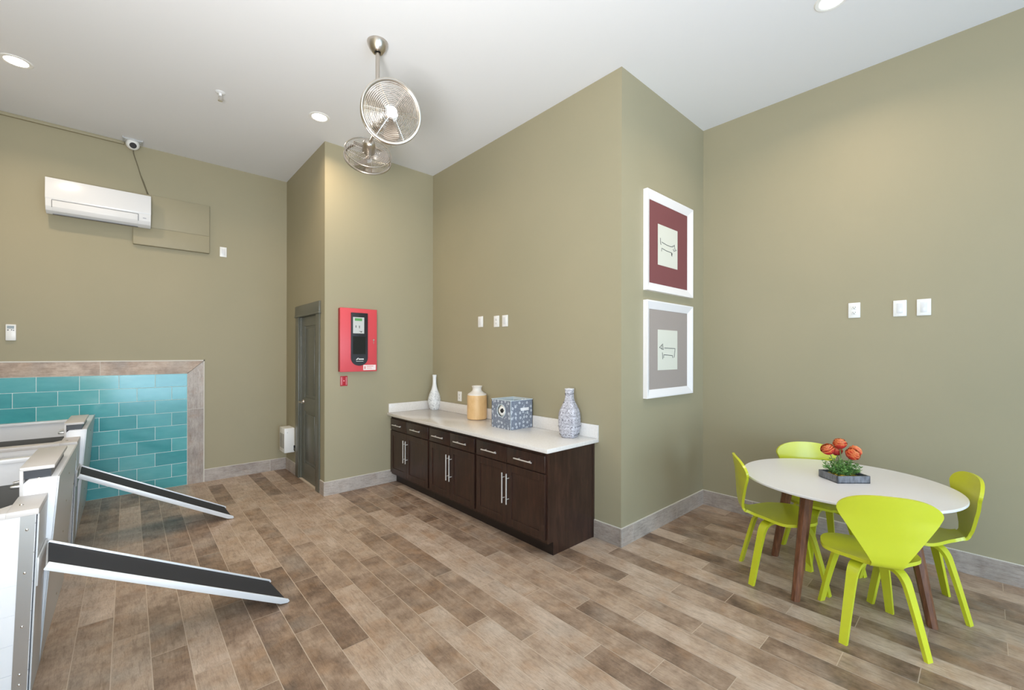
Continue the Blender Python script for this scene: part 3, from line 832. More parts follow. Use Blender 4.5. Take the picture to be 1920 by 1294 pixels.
# ------------------------------------------------------------------ lime chairs
def spline(pts, n):
    out = []
    for i in range(len(pts) - 1):
        a, b, c, d = (Vector(pts[max(i - 1, 0)]), Vector(pts[i]), Vector(pts[i + 1]), Vector(pts[min(i + 2, len(pts) - 1)]))
        for k in range(n):
            t = k / n
            out.append(0.5 * ((2 * b) + (c - a) * t + (2 * a - 5 * b + 4 * c - d) * t * t + (3 * b - a - 3 * c + d) * t ** 3))
    out.append(Vector(pts[-1])); return out
def make_chair(label):
    th = thing('dining_chair', label, 'chair', (0, 0, 0), 'lime green moulded chairs round the table', local=True)
    SZ = 0.475
    # seat: from the front edge back to the waist
    rows = []; N = 30; Mv = 16
    for i in range(N + 1):
        u = i / N
        y = 0.215 - 0.215 * (1 - math.cos(PI * 0.5 * u)) * 0 - u * 0.475          # 0.215 .. -0.26
        if y > -0.02:
            q = (y + 0.02) / 0.235; w = 0.243 * max(0.0, 1 - q ** 2.6) ** (1 / 2.3)
        else:
            q = min(1.0, (-0.02 - y) / 0.24); w = 0.243 - (0.243 - 0.078) * (q * q * (3 - 2 * q)) ** 0.95
        z = SZ - 0.012 * math.exp(-((y + 0.05) / 0.12) ** 2) + (0.0 if y > -0.19 else ((-0.19 - y) / 0.07) ** 2 * 0.016) - (0.010 * ((y - 0.12) / 0.095) ** 2 if y > 0.12 else 0)
        rows.append([(w * (2 * j / Mv - 1), y, z + 0.006 * (2 * j / Mv - 1) ** 2) for j in range(Mv + 1)])
    rows[0] = [(0.02 * (2 * j / Mv - 1), 0.215, SZ - 0.010) for j in range(Mv + 1)]
    end = rows[-1]
    s_ = MB().grid(rows, -0.020); s_.build('seat', M_lime, th, 50)
    # backrest: narrow waist flaring to a wide rounded top, wings wrapped forward
    ZB = SZ + 0.012
    def yc(z):                                     # centre line: rolls up out of the seat, then leans back
        prof_ = [(ZB, -0.252), (SZ + 0.020, -0.270), (SZ + 0.040, -0.283), (SZ + 0.085, -0.291), (0.66, -0.297), (0.78, -0.312), (0.92, -0.336)]
        for (z0_, y0_), (z1_, y1_) in zip(prof_, prof_[1:]):
            if z <= z1_: return y0_ + (y1_ - y0_) * (z - z0_) / (z1_ - z0_)
        return prof_[-1][1]
    P = []; NB = 34
    for i in range(NB + 1):
        q = (i / NB) ** 1.15
        row = []
        for j in range(2 * Mv + 1):
            sx = math.sin(0.5 * PI * (j / Mv - 1))
            ztop = 0.908 - 0.098 * (1 - math.sqrt(max(0.0, 1 - abs(sx) ** 2.6)))
            z = ZB + q * (ztop - ZB)
            zq = max(0.0, min(1.0, (z - SZ - 0.045) / (0.815 - SZ - 0.045)))
            w = 0.073 + 0.177 * zq ** 1.04 - 0.010 * max(0, (zq - 0.8) / 0.2) ** 2
            qq = q * q * (3 - 2 * q)
            x = sx * w
            wrap = 0.034 * max(0, min(1, (z - SZ - 0.06) / 0.25))
            row.append((x, yc(z) + wrap * (x / 0.24) ** 2, z))
        P.append(row)
    MB().grid(P, -0.018).build('backrest', M_lime, th, 60)
    # bent laminate legs
    for (fx, fy) in ((0.19, 0.245), (-0.19, 0.245), (0.195, -0.245), (-0.195, -0.245)):
        d = Vector((fx, fy, 0)); L = d.length; dn = d / L; sd = Vector((-dn.y, dn.x, 0))
        path = spline([(0.035, SZ - 0.034), (0.11, SZ - 0.034), (0.165, SZ - 0.042), (0.198, SZ - 0.075), (0.222, SZ - 0.135), (0.262, 0.18), (L, 0.0)] if False else [Vector((0.035, SZ - 0.036, 0)), Vector((0.115, SZ - 0.036, 0)), Vector((0.165, SZ - 0.046, 0)), Vector((0.198, SZ - 0.082, 0)), Vector((0.220, SZ - 0.145, 0)), Vector((0.262, 0.18, 0)), Vector((L - 0.004, 0.0, 0))], 5)
        mb = MB(); R_ = []
        tot = len(path) - 1
        for i, p in enumerate(path):
            a = path[max(i - 1, 0)]; b = path[min(i + 1, tot)]; tg = (b - a).normalized(); nr = Vector((tg.y, -tg.x)) if False else Vector((-tg.y, tg.x, 0))
            f = i / tot
            w = 0.031 - 0.011 * max(0, (f - 0.35) / 0.65); h = 0.010
            c3 = dn * p.x + Vector((0, 0, p.y)); n3 = dn * nr.x + Vector((0, 0, nr.y))
            if i == tot: n3 = dn.copy()
            R_.append([mb.bm.verts.new(c3 + sd * w * sx + n3 * h * sy) for (sx, sy) in ((-1, -1), (1, -1), (1, 1), (-1, 1))])
        for a, b in zip(R_, R_[1:]):
            for i in range(4): mb.bm.faces.new([a[i], a[(i + 1) % 4], b[(i + 1) % 4], b[i]])
        mb.bm.faces.new(R_[0][::-1]); mb.bm.faces.new(R_[-1])
        mb.build('leg', M_lime, th, 40)
    MB().lathe([(0, SZ - 0.047), (0.062, SZ - 0.047), (0.068, SZ - 0.040), (0.068, SZ - 0.028), (0, SZ - 0.028)], (0, 0, 0), 24).build('leg_hub', M_lime, th)
    return th
CH = [((3.420, 0.483), (0.905, 0.425), 'lime green chair nearest the camera, its wide back to the viewer'),
      ((3.697, 1.033), (0.493, -0.870), 'lime green chair seen from the side, on the left of the round table'),
      ((4.027, 0.350), (-0.308, 0.951), 'lime green chair on the right of the table, closest to the right picture edge'),
      ((4.262, 0.906), (-0.82, -0.572), 'lime green chair behind the table, its back against the wall')]
proto = None
for (c, f, lab) in CH:
    if proto is None: ch = proto = make_chair(lab)
    else: ch = copy_tree(proto); ch['label'] = lab
    ch.location = (c[0], c[1], 0.0); ch.rotation_euler = (0, 0, math.atan2(-f[0], f[1]))

# ------------------------------------------------------------------ flower tray on the table
FC = Vector((3.888, 0.690, TZ + 0.0005))
fa = thing('flower_arrangement', 'orange ranunculus flowers in a shallow grey tray on the white table', 'flowers', FC, local=True)
fa.rotation_euler.z = math.atan2(-0.154, 0.173)
# local x along the long side (towards picture right), local y away from the viewer
LX, LY, LH, TT = 0.117, 0.092, 0.052, 0.008
def tray_mat():
    m = mat('weathered_grey_tray', lin(112, 112, 118), 0.6); t = NT(m)
    g = t.noise(t.coord((1, 1, 0.25)), 60, 4, 0.7)
    t.l(t.ramp(g, [(0.3, lin(84, 84, 90)), (0.7, lin(140, 142, 150))]), t.b.inputs['Base Color']); return m
mb = MB()
mb.box((-LX, -LY, 0), (LX, LY, 0.008)); mb.box((-LX, -LY, 0), (LX, -LY + TT, LH)); mb.box((-LX, LY - TT, 0), (LX, LY, LH)); mb.box((-LX, -LY, 0), (-LX + TT, LY, LH)); mb.box((LX - TT, -LY, 0), (LX, LY, LH))
mb.build('tray', tray_mat(), fa, 20)
rnd = random.Random(3)
mb = MB()
for k in range(150):
    mb.ball((rnd.uniform(-0.075, 0.085), rnd.uniform(-0.065, 0.05), 0.018 + rnd.uniform(0, 0.022)), rnd.uniform(0.008, 0.014), 6, sq=(1, 1, 0.7))
def moss():
    m = mat('moss_yellow', lin(186, 160, 60), 0.9, spec=0.1); t = NT(m)
    t.l(t.ramp(t.noise(t.coord(), 70, 3), [(0.3, lin(140, 112, 40)), (0.6, lin(206, 178, 70)), (0.8, lin(222, 200, 110))]), t.b.inputs['Base Color']); return m
tag(mb.build('moss', moss(), fa), kind='stuff')
MB().box((-LX + TT, -LY + TT, 0.008), (LX - TT, LY - TT, 0.018)).build('soil', mat('soil_dark', lin(46, 38, 32), 0.9), fa)
# feathery leaves
mb = MB()
M_leaf = mat('ranunculus_leaf', lin(92, 138, 66), 0.55); _t = NT(M_leaf)
_t.l(_t.ramp(_t.noise(_t.coord(), 60, 2), [(0.3, lin(70, 122, 66)), (0.7, lin(140, 182, 92))]), _t.b.inputs['Base Color'])
def leaflet(mb, base, d, L, w):
    d = d.normalized(); s_ = d.cross(Vector((0, 0, 1)))
    s_ = s_.normalized() if s_.length > 1e-3 else Vector((1, 0, 0)); up = s_.cross(d)
    a = base; e = base + d * L - up * L * 0.15
    m1 = base + d * L * 0.45 + s_ * w; m2 = base + d * L * 0.45 - s_ * w; mc = base + d * L * 0.5 + up * w * 0.4
    vs = [mb.bm.verts.new(p) for p in (a, m1, e, m2, mc)]
    for f in ((0, 1, 4), (1, 2, 4), (2, 3, 4), (3, 0, 4)): mb.bm.faces.new([vs[i] for i in f])
for k in range(120):
    b = Vector((rnd.uniform(-0.055, 0.06), rnd.uniform(-0.020, 0.050), 0.03))
    az = rnd.uniform(0, 2 * PI); el = rnd.uniform(0.5, 1.45)
    d = Vector((math.cos(az) * math.cos(el), math.sin(az) * math.cos(el), math.sin(el)))
    L = rnd.uniform(0.05, 0.125)
    tip = b + d * L
    mb.tube([b, b + d * L * 0.5, tip], 0.0012, 5)
    for q in range(8):
        az2 = rnd.uniform(0, 2 * PI)
        leaflet(mb, b + d * L * rnd.uniform(0.45, 1.0), d * 0.5 + Vector((math.cos(az2), math.sin(az2), rnd.uniform(-0.3, 0.5))), rnd.uniform(0.016, 0.030), 0.007)
mb.build('foliage', M_leaf, fa, 0, fixn=False)
def petal_mat():
    m = mat('ranunculus_petal', lin(224, 84, 48), 0.5); t = NT(m)
    at = t.n('ShaderNodeAttribute'); at.attribute_name = 'edge'
    t.l(t.ramp(at.outputs['Fac'], [(0.0, lin(176, 36, 34)), (0.5, lin(216, 70, 46)), (1.0, lin(236, 150, 88))]), t.b.inputs['Base Color']); return m
M_petal = petal_mat(); M_stem = mat('flower_stem', lin(122, 140, 84), 0.5)
def flower(c, up, R, seed, foot):
    c = Vector(c); up = Vector(up).normalized(); a = up.orthogonal().normalized(); b = up.cross(a); r = random.Random(seed)
    mb = MB(); vals = []
    def P(th, ph, rad): return c + (a * math.cos(th) + b * math.sin(th)) * rad * math.sin(ph) + up * rad * (-math.cos(ph)) * 1.18
    for layer in range(10):
        rad = R * (1 - layer * 0.060)
        np_ = 6
        top = PI * (0.47 + 0.052 * layer) + r.uniform(-.05, .05)
        for k in range(np_):
            t0 = 2 * PI * (k + 0.5 * (layer % 2)) / np_ + r.uniform(-0.12, 0.12)
            hw = 0.72 + r.uniform(-0.08, 0.08); tp = top + r.uniform(-0.14, 0.10)
            n1, n2 = 7, 6; G_ = []
            for j in range(n2 + 1):
                v = j / n2; row = []
                for i in range(n1 + 1):
                    u = 2 * i / n1 - 1
                    ph = 0.12 * PI + (tp - 0.12 * PI) * v * (1 - 0.18 * u * u * v)
                    flare = 1 + 0.10 * v ** 3
                    row.append((P(t0 + u * hw * (0.35 + 0.65 * math.sin(PI * 0.5 * min(1, v * 1.3))), ph, rad * flare), v))
                G_.append(row)
            V = [[mb.bm.verts.new(p) for p, _ in row] for row in G_]
            for row in G_: vals.extend([vv ** 5 for _, vv in row])
            for j in range(n2):
                for i in range(n1): mb.bm.faces.new([V[j][i], V[j][i + 1], V[j + 1][i + 1], V[j + 1][i]])
    mb.bm.verts.index_update()
    fo = mb.build('flower_head', M_petal, fa, 60, fixn=False)
    at = fo.data.attributes.new('edge', 'FLOAT', 'POINT')
    for i, v in enumerate(vals): at.data[i].value = v
    p0 = Vector(foot); p1 = c - up * R * 0.9
    MB().tube(spline([p0, p0.lerp(p1, 0.5) + Vector((0, 0, 0.01)), p1], 5), 0.0035, 8).build('stem', M_stem, fo)
flower((-0.022, 0.010, 0.272), (-0.05, 0.0, 1), 0.041, 1, (-0.012, 0.0, 0.03))
flower((-0.090, 0.042, 0.222), (-0.45, 0.0, 0.9), 0.043, 2, (-0.03, 0.01, 0.03))
flower((0.030, -0.052, 0.206), (0.25, -0.50, 0.7), 0.044, 3, (0.01, -0.01, 0.03))
flower((0.094, 0.010, 0.216), (0.5, 0.1, 0.8), 0.041, 4, (0.02, 0.0, 0.03))
flower((-0.012, 0.055, 0.205), (0.1, 0.4, 0.8), 0.036, 5, (0.0, 0.02, 0.03))

# ------------------------------------------------------------------ pictures
def picture(name, label, z0, z1, mm, strokes):
    x0, x1 = 3.575, 4.500; yw, yf, ym = YD - 0.001, 2.094, 2.124
    th = thing(name, label, 'picture', ((x0 + x1) / 2, YD, z0), 'white framed dog drawings')
    mb = MB(); fw, lip = 0.078, 0.012
    def rect(i, y): return [Vector((x0 + i, y, z0 + i)), Vector((x1 - i, y, z0 + i)), Vector((x1 - i, y, z1 - i)), Vector((x0 + i, y, z1 - i))]
    L = [rect(0, yw), rect(0, yf + 0.001), rect(0.001, yf), rect(lip, yf), rect(fw, ym - 0.003), rect(fw, yw)]
    V = [[mb.bm.verts.new(p) for p in r] for r in L]
    for a, b in zip(V, V[1:] + V[:1]):
        for i in range(4): mb.bm.faces.new([a[i], a[(i + 1) % 4], b[(i + 1) % 4], b[i]])
    mb.build('frame', M_frame, th, 20)
    cx, cz = (x0 + x1) / 2 + 0.0, (z0 + z1) / 2
    MB().box((x0 + fw - 0.002, ym, z0 + fw - 0.002), (x1 - fw + 0.002, yw, z1 - fw + 0.002)).build('mat_board', mm, th, 0)
    pw, ph = 0.196, 0.198
    pp = MB().box((cx - 0.028 - pw, ym - 0.0015, cz - ph - 0.005), (cx - 0.028 + pw, ym, cz + ph - 0.005)).build('drawing', M_paper, th, 0)
    mb = MB()
    for st in strokes:
        mb.tube([(cx - 0.028 + u * pw, ym - 0.0018, cz - 0.005 + v * ph) for (u, v) in st], 0.0028, 6)
    mb.build('ink_lines', M_ink, pp)
picture('framed_picture', 'white framed drawing on a burgundy mat, the upper of two', 2.297, 3.242, M_matred,
        [[(-0.78, 0.34), (-0.76, 0.10), (-0.70, 0.02)], [(-0.64, 0.16), (-0.2, 0.10), (0.2, 0.08), (0.48, 0.10)], [(0.44, 0.14), (0.60, 0.16), (0.64, 0.24), (0.70, 0.02), (0.86, -0.02), (0.60, -0.10), (0.52, 0.0)],
         [(-0.66, -0.30), (-0.64, -0.14), (-0.2, -0.20), (0.36, -0.22), (0.44, -0.28)], [(0.40, -0.22), (0.40, -0.40)], [(0.36, -0.36), (0.36, -0.22)]])
picture('framed_picture', 'white framed drawing on a grey mat, the lower of two', 1.281, 2.205, M_matgrey,
        [[(-0.84, 0.12), (-0.52, 0.30), (-0.46, 0.02), (-0.84, 0.12)], [(-0.58, 0.24), (-0.62, 0.02)], [(-0.36, 0.10), (0.2, 0.09), (0.74, 0.08), (0.66, -0.38)], [(-0.56, -0.12), (-0.52, -0.46)], [(-0.44, -0.40), (-0.42, -0.24), (0.1, -0.26), (0.46, -0.28), (0.52, -0.40)]])

# ------------------------------------------------------------------ wall plates
def plate(name, label, cat, axis, plane, u, z, w=0.085, h=0.135, kind='blank', group=None):
    """axis 'x': plate on a wall x=plane seen from smaller x; axis 'y': on a wall y=plane seen from smaller y"""
    loc = (plane, u, z) if axis == 'x' else (u, plane, z)
    th = thing(name, label, cat, loc, group)
    t = 0.008
    def B(u0, u1, z0, z1, d0, d1, bev=0.0):
        if axis == 'x': return ((plane - d1, u + u0, z + z0), (plane - d0, u + u1, z + z1), bev)
        return ((u + u0, plane - d1, z + z0), (u + u1, plane - d0, z + z1), bev)
    MB().box(*B(-w / 2, w / 2, -h / 2, h / 2, 0, t, 0.003)).build('cover_plate', M_white, th)
    if kind == 'blank':
        MB().box(*B(-w * .24, w * .24, -h * .30, h * .30, t - 0.001, t + 0.002, 0.001)).build('insert', M_white_gloss, th)
    if kind == 'outlet':
        for s_ in (1, -1):
            f = MB().box(*B(-w * .21, w * .21, s_ * h * .17 - h * .115, s_ * h * .17 + h * .115, t - 0.001, t + 0.0025, 0.002)).build('socket', M_white, th)
            mb = MB()
            for du in (-0.008, 0.008): mb.box(*B(du - 0.0015, du + 0.0015, s_ * h * .17 - 0.002, s_ * h * .17 + 0.009, t, t + 0.003)[:2])
            mb.box(*B(-0.003, 0.003, s_ * h * .17 - 0.011, s_ * h * .17 - 0.005, t, t + 0.003)[:2])
            mb.build('slots', M_dark, f, 0)
    if kind == 'switch':
        MB().box(*B(-w * .2, w * .2, -h * .27, h * .27, t - 0.001, t + 0.004, 0.002)).build('rocker', M_white_gloss, th)
    return th
plate('wall_outlet', 'white duplex outlet on the right wall, left of the two blank plates', 'outlet', 'x', XE, 0.785, 2.093, kind='outlet')
plate('wall_plate', 'white blank wall plate, middle one of three on the right wall', 'wall plate', 'x', XE, 0.481, 2.087, kind='blank')
plate('wall_plate', 'white blank wall plate, rightmost of three on the right wall', 'wall plate', 'x', XE, 0.335, 2.085, kind='blank')
plate('wall_plate', 'white wall plate set apart to the left, high above the counter', 'wall plate', 'x', XC, 4.150, 2.090, 0.095, 0.132, 'blank')
plate('wall_outlet', 'white wall outlet high above the counter, left one of the close pair', 'outlet', 'x', XC, 3.845, 2.078, 0.095, 0.132, 'outlet')
plate('wall_plate', 'white wall plate high above the counter, right one of the close pair', 'wall plate', 'x', XC, 3.692, 2.076, 0.095, 0.132, 'blank')
plate('wall_outlet', 'white outlet just above the backsplash, left of the tan jar', 'outlet', 'x', XC, 4.590, 1.140, 0.085, 0.126, 'outlet')
plate('wall_plate', 'small white wall plate on the back wall, below the painted box', 'wall plate', 'y', YL, 0.952, 3.068, 0.078, 0.132, 'blank')

# ------------------------------------------------------------------ fire alarm panel
fp = thing('fire_alarm_panel', 'red fire alarm control panel with black window on the alcove wall', 'alarm panel', (2.11, YB, 1.478))
px0, px1, pz0, pz1, py = 1.893, 2.349, 1.477, 2.250, YB - 0.075
MB().box((px0, py + 0.012, pz0), (px1, YB - 0.001, pz1), 0.002).build('enclosure', M_red_shaded, fp)
dr = MB().box((px0 - 0.004, py - 0.004, pz0 - 0.003), (px1 + 0.003, py + 0.011, pz1 + 0.003), 0.004).build('door', M_red, fp)
bx0, bx1, bzt, bzb = 2.018, 2.228, 2.200, 1.642
arch = [(bx0, bzt), (bx1, bzt)] + [((bx0 + bx1) / 2 + (bx1 - bx0) / 2 * math.cos(a), bzb - 0.095 * math.sin(a)) for a in [PI * k / 20 for k in range(21)]]
bz = MB().prism(arch, 'y', py - 0.016, py - 0.003, bev=0.003).build('bezel', M_bezel, dr)
MB().box((bx0 + 0.044, py - 0.0185, 2.100), (bx1 - 0.075, py - 0.017, 2.132)).build('display', M_lcd, bz, 0)
mb = MB().box((bx0 + 0.022, py - 0.0175, 1.945), (bx1 - 0.048, py - 0.015, 2.145))
for (u, z, w, h) in ((0.054, 2.015, 0.008, 0.028), (0.098, 2.010, 0.008, 0.032), (0.10, 1.968, 0.04, 0.005), (0.118, 1.958, 0.010, 0.010)):
    mb.box((bx0 + u, py - 0.0185, z), (bx0 + u + w, py - 0.017, z + h), mi=1)
mb.build('keypad', [M_keypad, M_dark], bz, 0)
MB().box((bx0 + 0.022, py - 0.0170, 1.690), (bx1 - 0.030, py - 0.015, 1.905)).build('window', M_pane, bz, 0)
MB().box((bx0 + 0.016, py - 0.019, 1.918), (bx1 - 0.016, py - 0.015, 1.932), 0.001).build('crossbar', M_bezel, bz)
mb = MB()
wz = 1.640
mb.prism([(bx0 + 0.058, wz - 0.022), (bx0 + 0.080, wz + 0.002), (bx0 + 0.098, wz + 0.004), (bx0 + 0.084, wz - 0.006), (bx0 + 0.076, wz - 0.022)], 'y', py - 0.0180, py - 0.0158)
for k in range(5): mb.box((bx0 + 0.092 + k * 0.0135, py - 0.0180, wz - 0.020), (bx0 + 0.1025 + k * 0.0135, py - 0.0158, wz - 0.004))
mb.box((bx0 + 0.062, py - 0.0180, wz - 0.040), (bx0 + 0.15, py - 0.0158, wz - 0.036))
mb.build('logo', M_white, bz, 0)
MB().cone((2.305, py - 0.003, 1.868), (2.305, py - 0.014, 1.868), 0.011, 0.010, 16).box((2.303, py - 0.012, 1.822), (2.308, py - 0.006, 1.855)).build('key_lock', M_chrome, dr)
st = MB().box((2.174, py - 0.0055, 1.490), (2.336, py - 0.0038, 1.555)).build('sticker', mat('sticker_paper', lin(240, 226, 224), 0.6), dr, 0)
mb = MB()
for (u, z, w, h) in ((0.012, 1.505, 0.018, 0.035), (0.045, 1.534, 0.085, 0.008), (0.045, 1.518, 0.06, 0.004), (0.045, 1.507, 0.07, 0.004)):
    mb.box((2.174 + u, py - 0.0062, z), (2.174 + u + w, py - 0.0050, z + h))
mb.build('print', mat('sticker_print', lin(222, 140, 140), 0.6), st, 0)
sg = thing('fire_sign', 'small red sign with white stripes under the fire alarm panel', 'sign', (1.962, YB, 1.36))
MB().box((1.918, YB - 0.008, 1.300), (2.006, YB - 0.0005, 1.421), 0.002).build('plate', mat('sign_red', lin(176, 28, 44), 0.4), sg)
mb = MB()
for x in (1.929, 1.937, 1.987, 1.995): mb.box((x - 0.0018, YB - 0.0092, 1.312), (x + 0.0018, YB - 0.0078, 1.409))
mb.cone((1.962, YB - 0.0078, 1.362), (1.962, YB - 0.0092, 1.362), 0.007, 0.007, 16)
mb.build('print', mat('sign_pink', lin(230, 170, 176), 0.5), sg, 0)

# ------------------------------------------------------------------ air conditioner, painted box, cable, remote, camera
ac = thing('air_conditioner', 'white split air conditioner high on the back wall', 'air conditioner', (-0.23, YL, 3.20))
ax0, ax1, az1 = -0.662, 0.198, 3.578
sec = [(YL - 0.058, 3.215), (YL - 0.13, 3.205), (YL - 0.185, 3.232), (YL - 0.206, 3.275), (YL - 0.212, 3.36), (YL - 0.204, az1 - 0.004), (YL - 0.196, az1), (YL - 0.058, az1)]
mb = MB(); mb.prism(sec, 'x', ax0, ax1, bev=0.004); mb.build('casing', M_white_gloss, ac)
MB().box((-0.60, YL - 0.059, 3.24), (0.02, YL - 0.001, 3.55)).build('mounting_plate', M_aluw, ac, 0)
MB().prism([(YL - 0.203, 3.352), (YL - 0.213, 3.352), (YL - 0.2155, 3.37), (YL - 0.208, az1 + 0.001), (YL - 0.198, az1 + 0.001)], 'x', ax0 - 0.001, ax1 + 0.001, bev=0.002).build('front_panel', M_white_gloss, ac)
MB().prism([(YL - 0.208, 3.345), (YL - 0.217, 3.335), (YL - 0.212, 3.272), (YL - 0.190, 3.228), (YL - 0.180, 3.230)], 'x', ax0 + 0.052, ax1 - 0.118, bev=0.002).build('louvre', M_white_gloss, ac)
mb = MB()
for x in (ax0 + 0.048, ax1 - 0.113): mb.prism([(YL - 0.213, 3.345), (YL - 0.2165, 3.33), (YL - 0.211, 3.272), (YL - 0.20, 3.265), (YL - 0.206, 3.34)], 'x', x - 0.0022, x + 0.0022)
mb.box((ax0 + 0.05, YL - 0.2175, 3.3435), (ax1 - 0.116, YL - 0.212, 3.3462)); mb.box((ax0 + 0.05, YL - 0.150, 3.2035), (ax1 - 0.116, YL - 0.12, 3.2068))
mb.build('seams', mat('ac_seam_grey', lin(110, 110, 112), 0.5), ac, 0)
MB().box((ax1 - 0.073, YL - 0.2135, 3.300), (ax1 - 0.043, YL - 0.211, 3.309)).build('indicator', mat('ac_mark_grey', lin(168, 170, 180), 0.5), ac, 0)
pb = thing('access_box', 'olive painted flat box on the back wall, behind the air conditioner', 'box', (0.42, YL, 3.016))
MB().box((0.037, YL - 0.050, 3.016), (0.795, YL - 0.0005, 3.640), 0.006).build('backing', M_panelpaint, pb)
MB().box((0.039, YL - 0.056, 3.018), (0.793, YL - 0.0495, 3.236), 0.003).build('lower_panel', M_panelpaint, pb)
MB().box((0.039, YL - 0.056, 3.240), (0.793, YL - 0.0495, 3.638), 0.003).build('upper_panel', M_panelpaint, pb)
dc = thing('security_camera', 'small white dome camera where the back wall meets the ceiling', 'camera', (0.035, YL - 0.11, H))
mb = MB(); mb.lathe([(0, H - 0.018), (0.07, H - 0.018), (0.075, H - 0.012), (0.075, H - 0.0005), (0, H - 0.0005)], (0.035, YL - 0.105, 0), 32)
mb.box((-0.055, YL - 0.20, H - 0.020), (-0.047, YL - 0.06, H - 0.001)); mb.box((0.117, YL - 0.20, H - 0.020), (0.125, YL - 0.06, H - 0.001)); mb.box((-0.05, YL - 0.17, H - 0.012), (0.12, YL - 0.06, H - 0.001))
mb.build('bracket', M_aluw, dc)
MB().ball((0.035, YL - 0.115, H - 0.045), 0.064, 24).build('dome', M_white, dc)
dv = Vector((0.05, -0.85, -0.52)).normalized(); cc = Vector((0.035, YL - 0.115, H - 0.045))
MB().cone(cc + dv * 0.045, cc + dv * 0.0665, 0.036, 0.030, 24).build('lens', M_black, dc)
ca = MB().tube(spline([(0.040, YL - 0.02, H - 0.05), (0.045, YL - 0.006, H - 0.12), (0.075, YL - 0.006, 4.00), (0.110, YL - 0.006, 3.86), (0.155, YL - 0.006, 3.71), (0.172, YL - 0.006, 3.646)], 6), 0.0050, 8)
ca.tube(spline([(0.110, YL - 0.005, 3.87), (0.138, YL - 0.005, 3.79), (0.165, YL - 0.005, 3.70), (0.185, YL - 0.005, 3.646)], 6), 0.0035, 8)
tag(ca.build('cable', mat('cable_painted_olive', lin(112, 104, 82), 0.6)), 'thin olive cable running from the dome camera down to the air conditioner', 'cable')
rc = thing('remote_control', 'white remote control in its holder on the back wall, above the tiles', 'remote control', (-0.924, YL, 1.83))
MB().box((-0.961, YL - 0.024, 1.829), (-0.887, YL - 0.001, 2.001), 0.006).build('body', M_white, rc)
MB().box((-0.950, YL - 0.026, 1.955), (-0.900, YL - 0.0235, 1.985)).build('screen', mat('remote_screen', lin(150, 162, 168), 0.2), rc, 0)
mb = MB()
for (x, z, r) in ((-0.943, 1.940, 0.006), (-0.918, 1.942, 0.005), (-0.904, 1.938, 0.005)): mb.cone((x, YL - 0.0235, z), (x, YL - 0.0265, z), r, r * .9, 12)
mb.build('button', M_bezel, rc)
# white unit in the corner by the closet door
wd = thing('wall_heater', 'white boxy wall unit with dark slots in the corner by the closet door', 'heater', (1.67, 6.6, 0.314))
MB().box((1.602, 6.475, 0.314), (XA - 0.001, 6.735, 0.655), 0.008).build('housing', M_white, wd)
for y in (6.525, 6.600, 6.675): MB().box((1.5995, y - 0.017, 0.375), (1.6035, y + 0.017, 0.575), 0.001).build('slot', mat('heater_slot_grey', lin(120, 118, 112), 0.5), wd)
MB().ball((1.640, 6.4745, 0.597), 0.008, 10).build('knob', M_white_gloss, wd)
MB().box((1.718, 6.455, 0.380), (XA - 0.002, 6.4755, 0.410), 0.003).tube(spline([(1.722, 6.452, 0.39), (1.715, 6.440, 0.36), (1.725, 6.45, 0.335)], 5), 0.005, 8).build('plug', M_black, wd)

# ------------------------------------------------------------------ ceiling fittings
for i, (x, y) in enumerate(DOWNLIGHTS):
    lab = ['recessed downlight at the left picture edge, above the tubs', 'recessed downlight beside the twin-head ceiling fan', 'recessed downlight cut by the top picture edge, over the table'][i]
    th = thing('downlight', lab, 'ceiling light', (x, y, H), 'recessed downlights')
    MB().lathe([(0.072, -0.004), (0.082, -0.008), (0.098, -0.006), (0.104, -0.0005), (0.100, -0.0005), (0.072, -0.0005)], (x, y, H), 40).build('trim_ring', M_white, th)
    MB().lathe([(0, -0.0045), (0.0735, -0.0045), (0.0735, -0.001), (0, -0.001)], (x, y, H), 40).build('lens', M_lens, th)
    l = bpy.data.lights.new('downlight_lamp', 'AREA'); l.shape = 'DISK'; l.size = 0.14; l.energy = DL_POWER; l.color = DL_COLOR; l.spread = math.radians(150)
    lo = bpy.data.objects.new('downlight_lamp', l); COL.objects.link(lo); lo.parent = th; lo.location = (0, 0, -0.012)
sp = thing('sprinkler', 'white fire sprinkler head hanging from the ceiling', 'sprinkler', (0.659, 4.963, H))
MB().lathe([(0, -0.012), (0.028, -0.012), (0.042, -0.003), (0.042, -0.0005), (0, -0.0005)], sp.location, 24).cone((0.659, 4.963, H - 0.01), (0.659, 4.963, H - 0.035), 0.014, 0.012).build('escutcheon', M_white_gloss, sp)
mb = MB()
for s_ in (-1, 1): mb.tube([(0.659 + s_ * 0.010, 4.963, H - 0.03), (0.659 + s_ * 0.014, 4.963, H - 0.055), (0.659, 4.963, H - 0.078)], 0.0035, 8)
mb.cone((0.659, 4.963, H - 0.078), (0.659, 4.963, H - 0.082), 0.022, 0.022, 16)
mb.build('deflector', M_chrome, sp)

sd = thing('smoke_detector', 'small white round detector on the ceiling just behind the ceiling fan', 'smoke detector', (2.341, 4.779, H))
MB().lathe([(0, -0.035), (0.040, -0.034), (0.056, -0.026), (0.062, -0.008), (0.062, -0.0005), (0, -0.0005)], sd.location, 32).build('cover', M_white, sd)
MB().cone((2.341, 4.779, H - 0.034), (2.341, 4.779, H - 0.037), 0.012, 0.010, 16).build('test_button', M_keypad, sd)
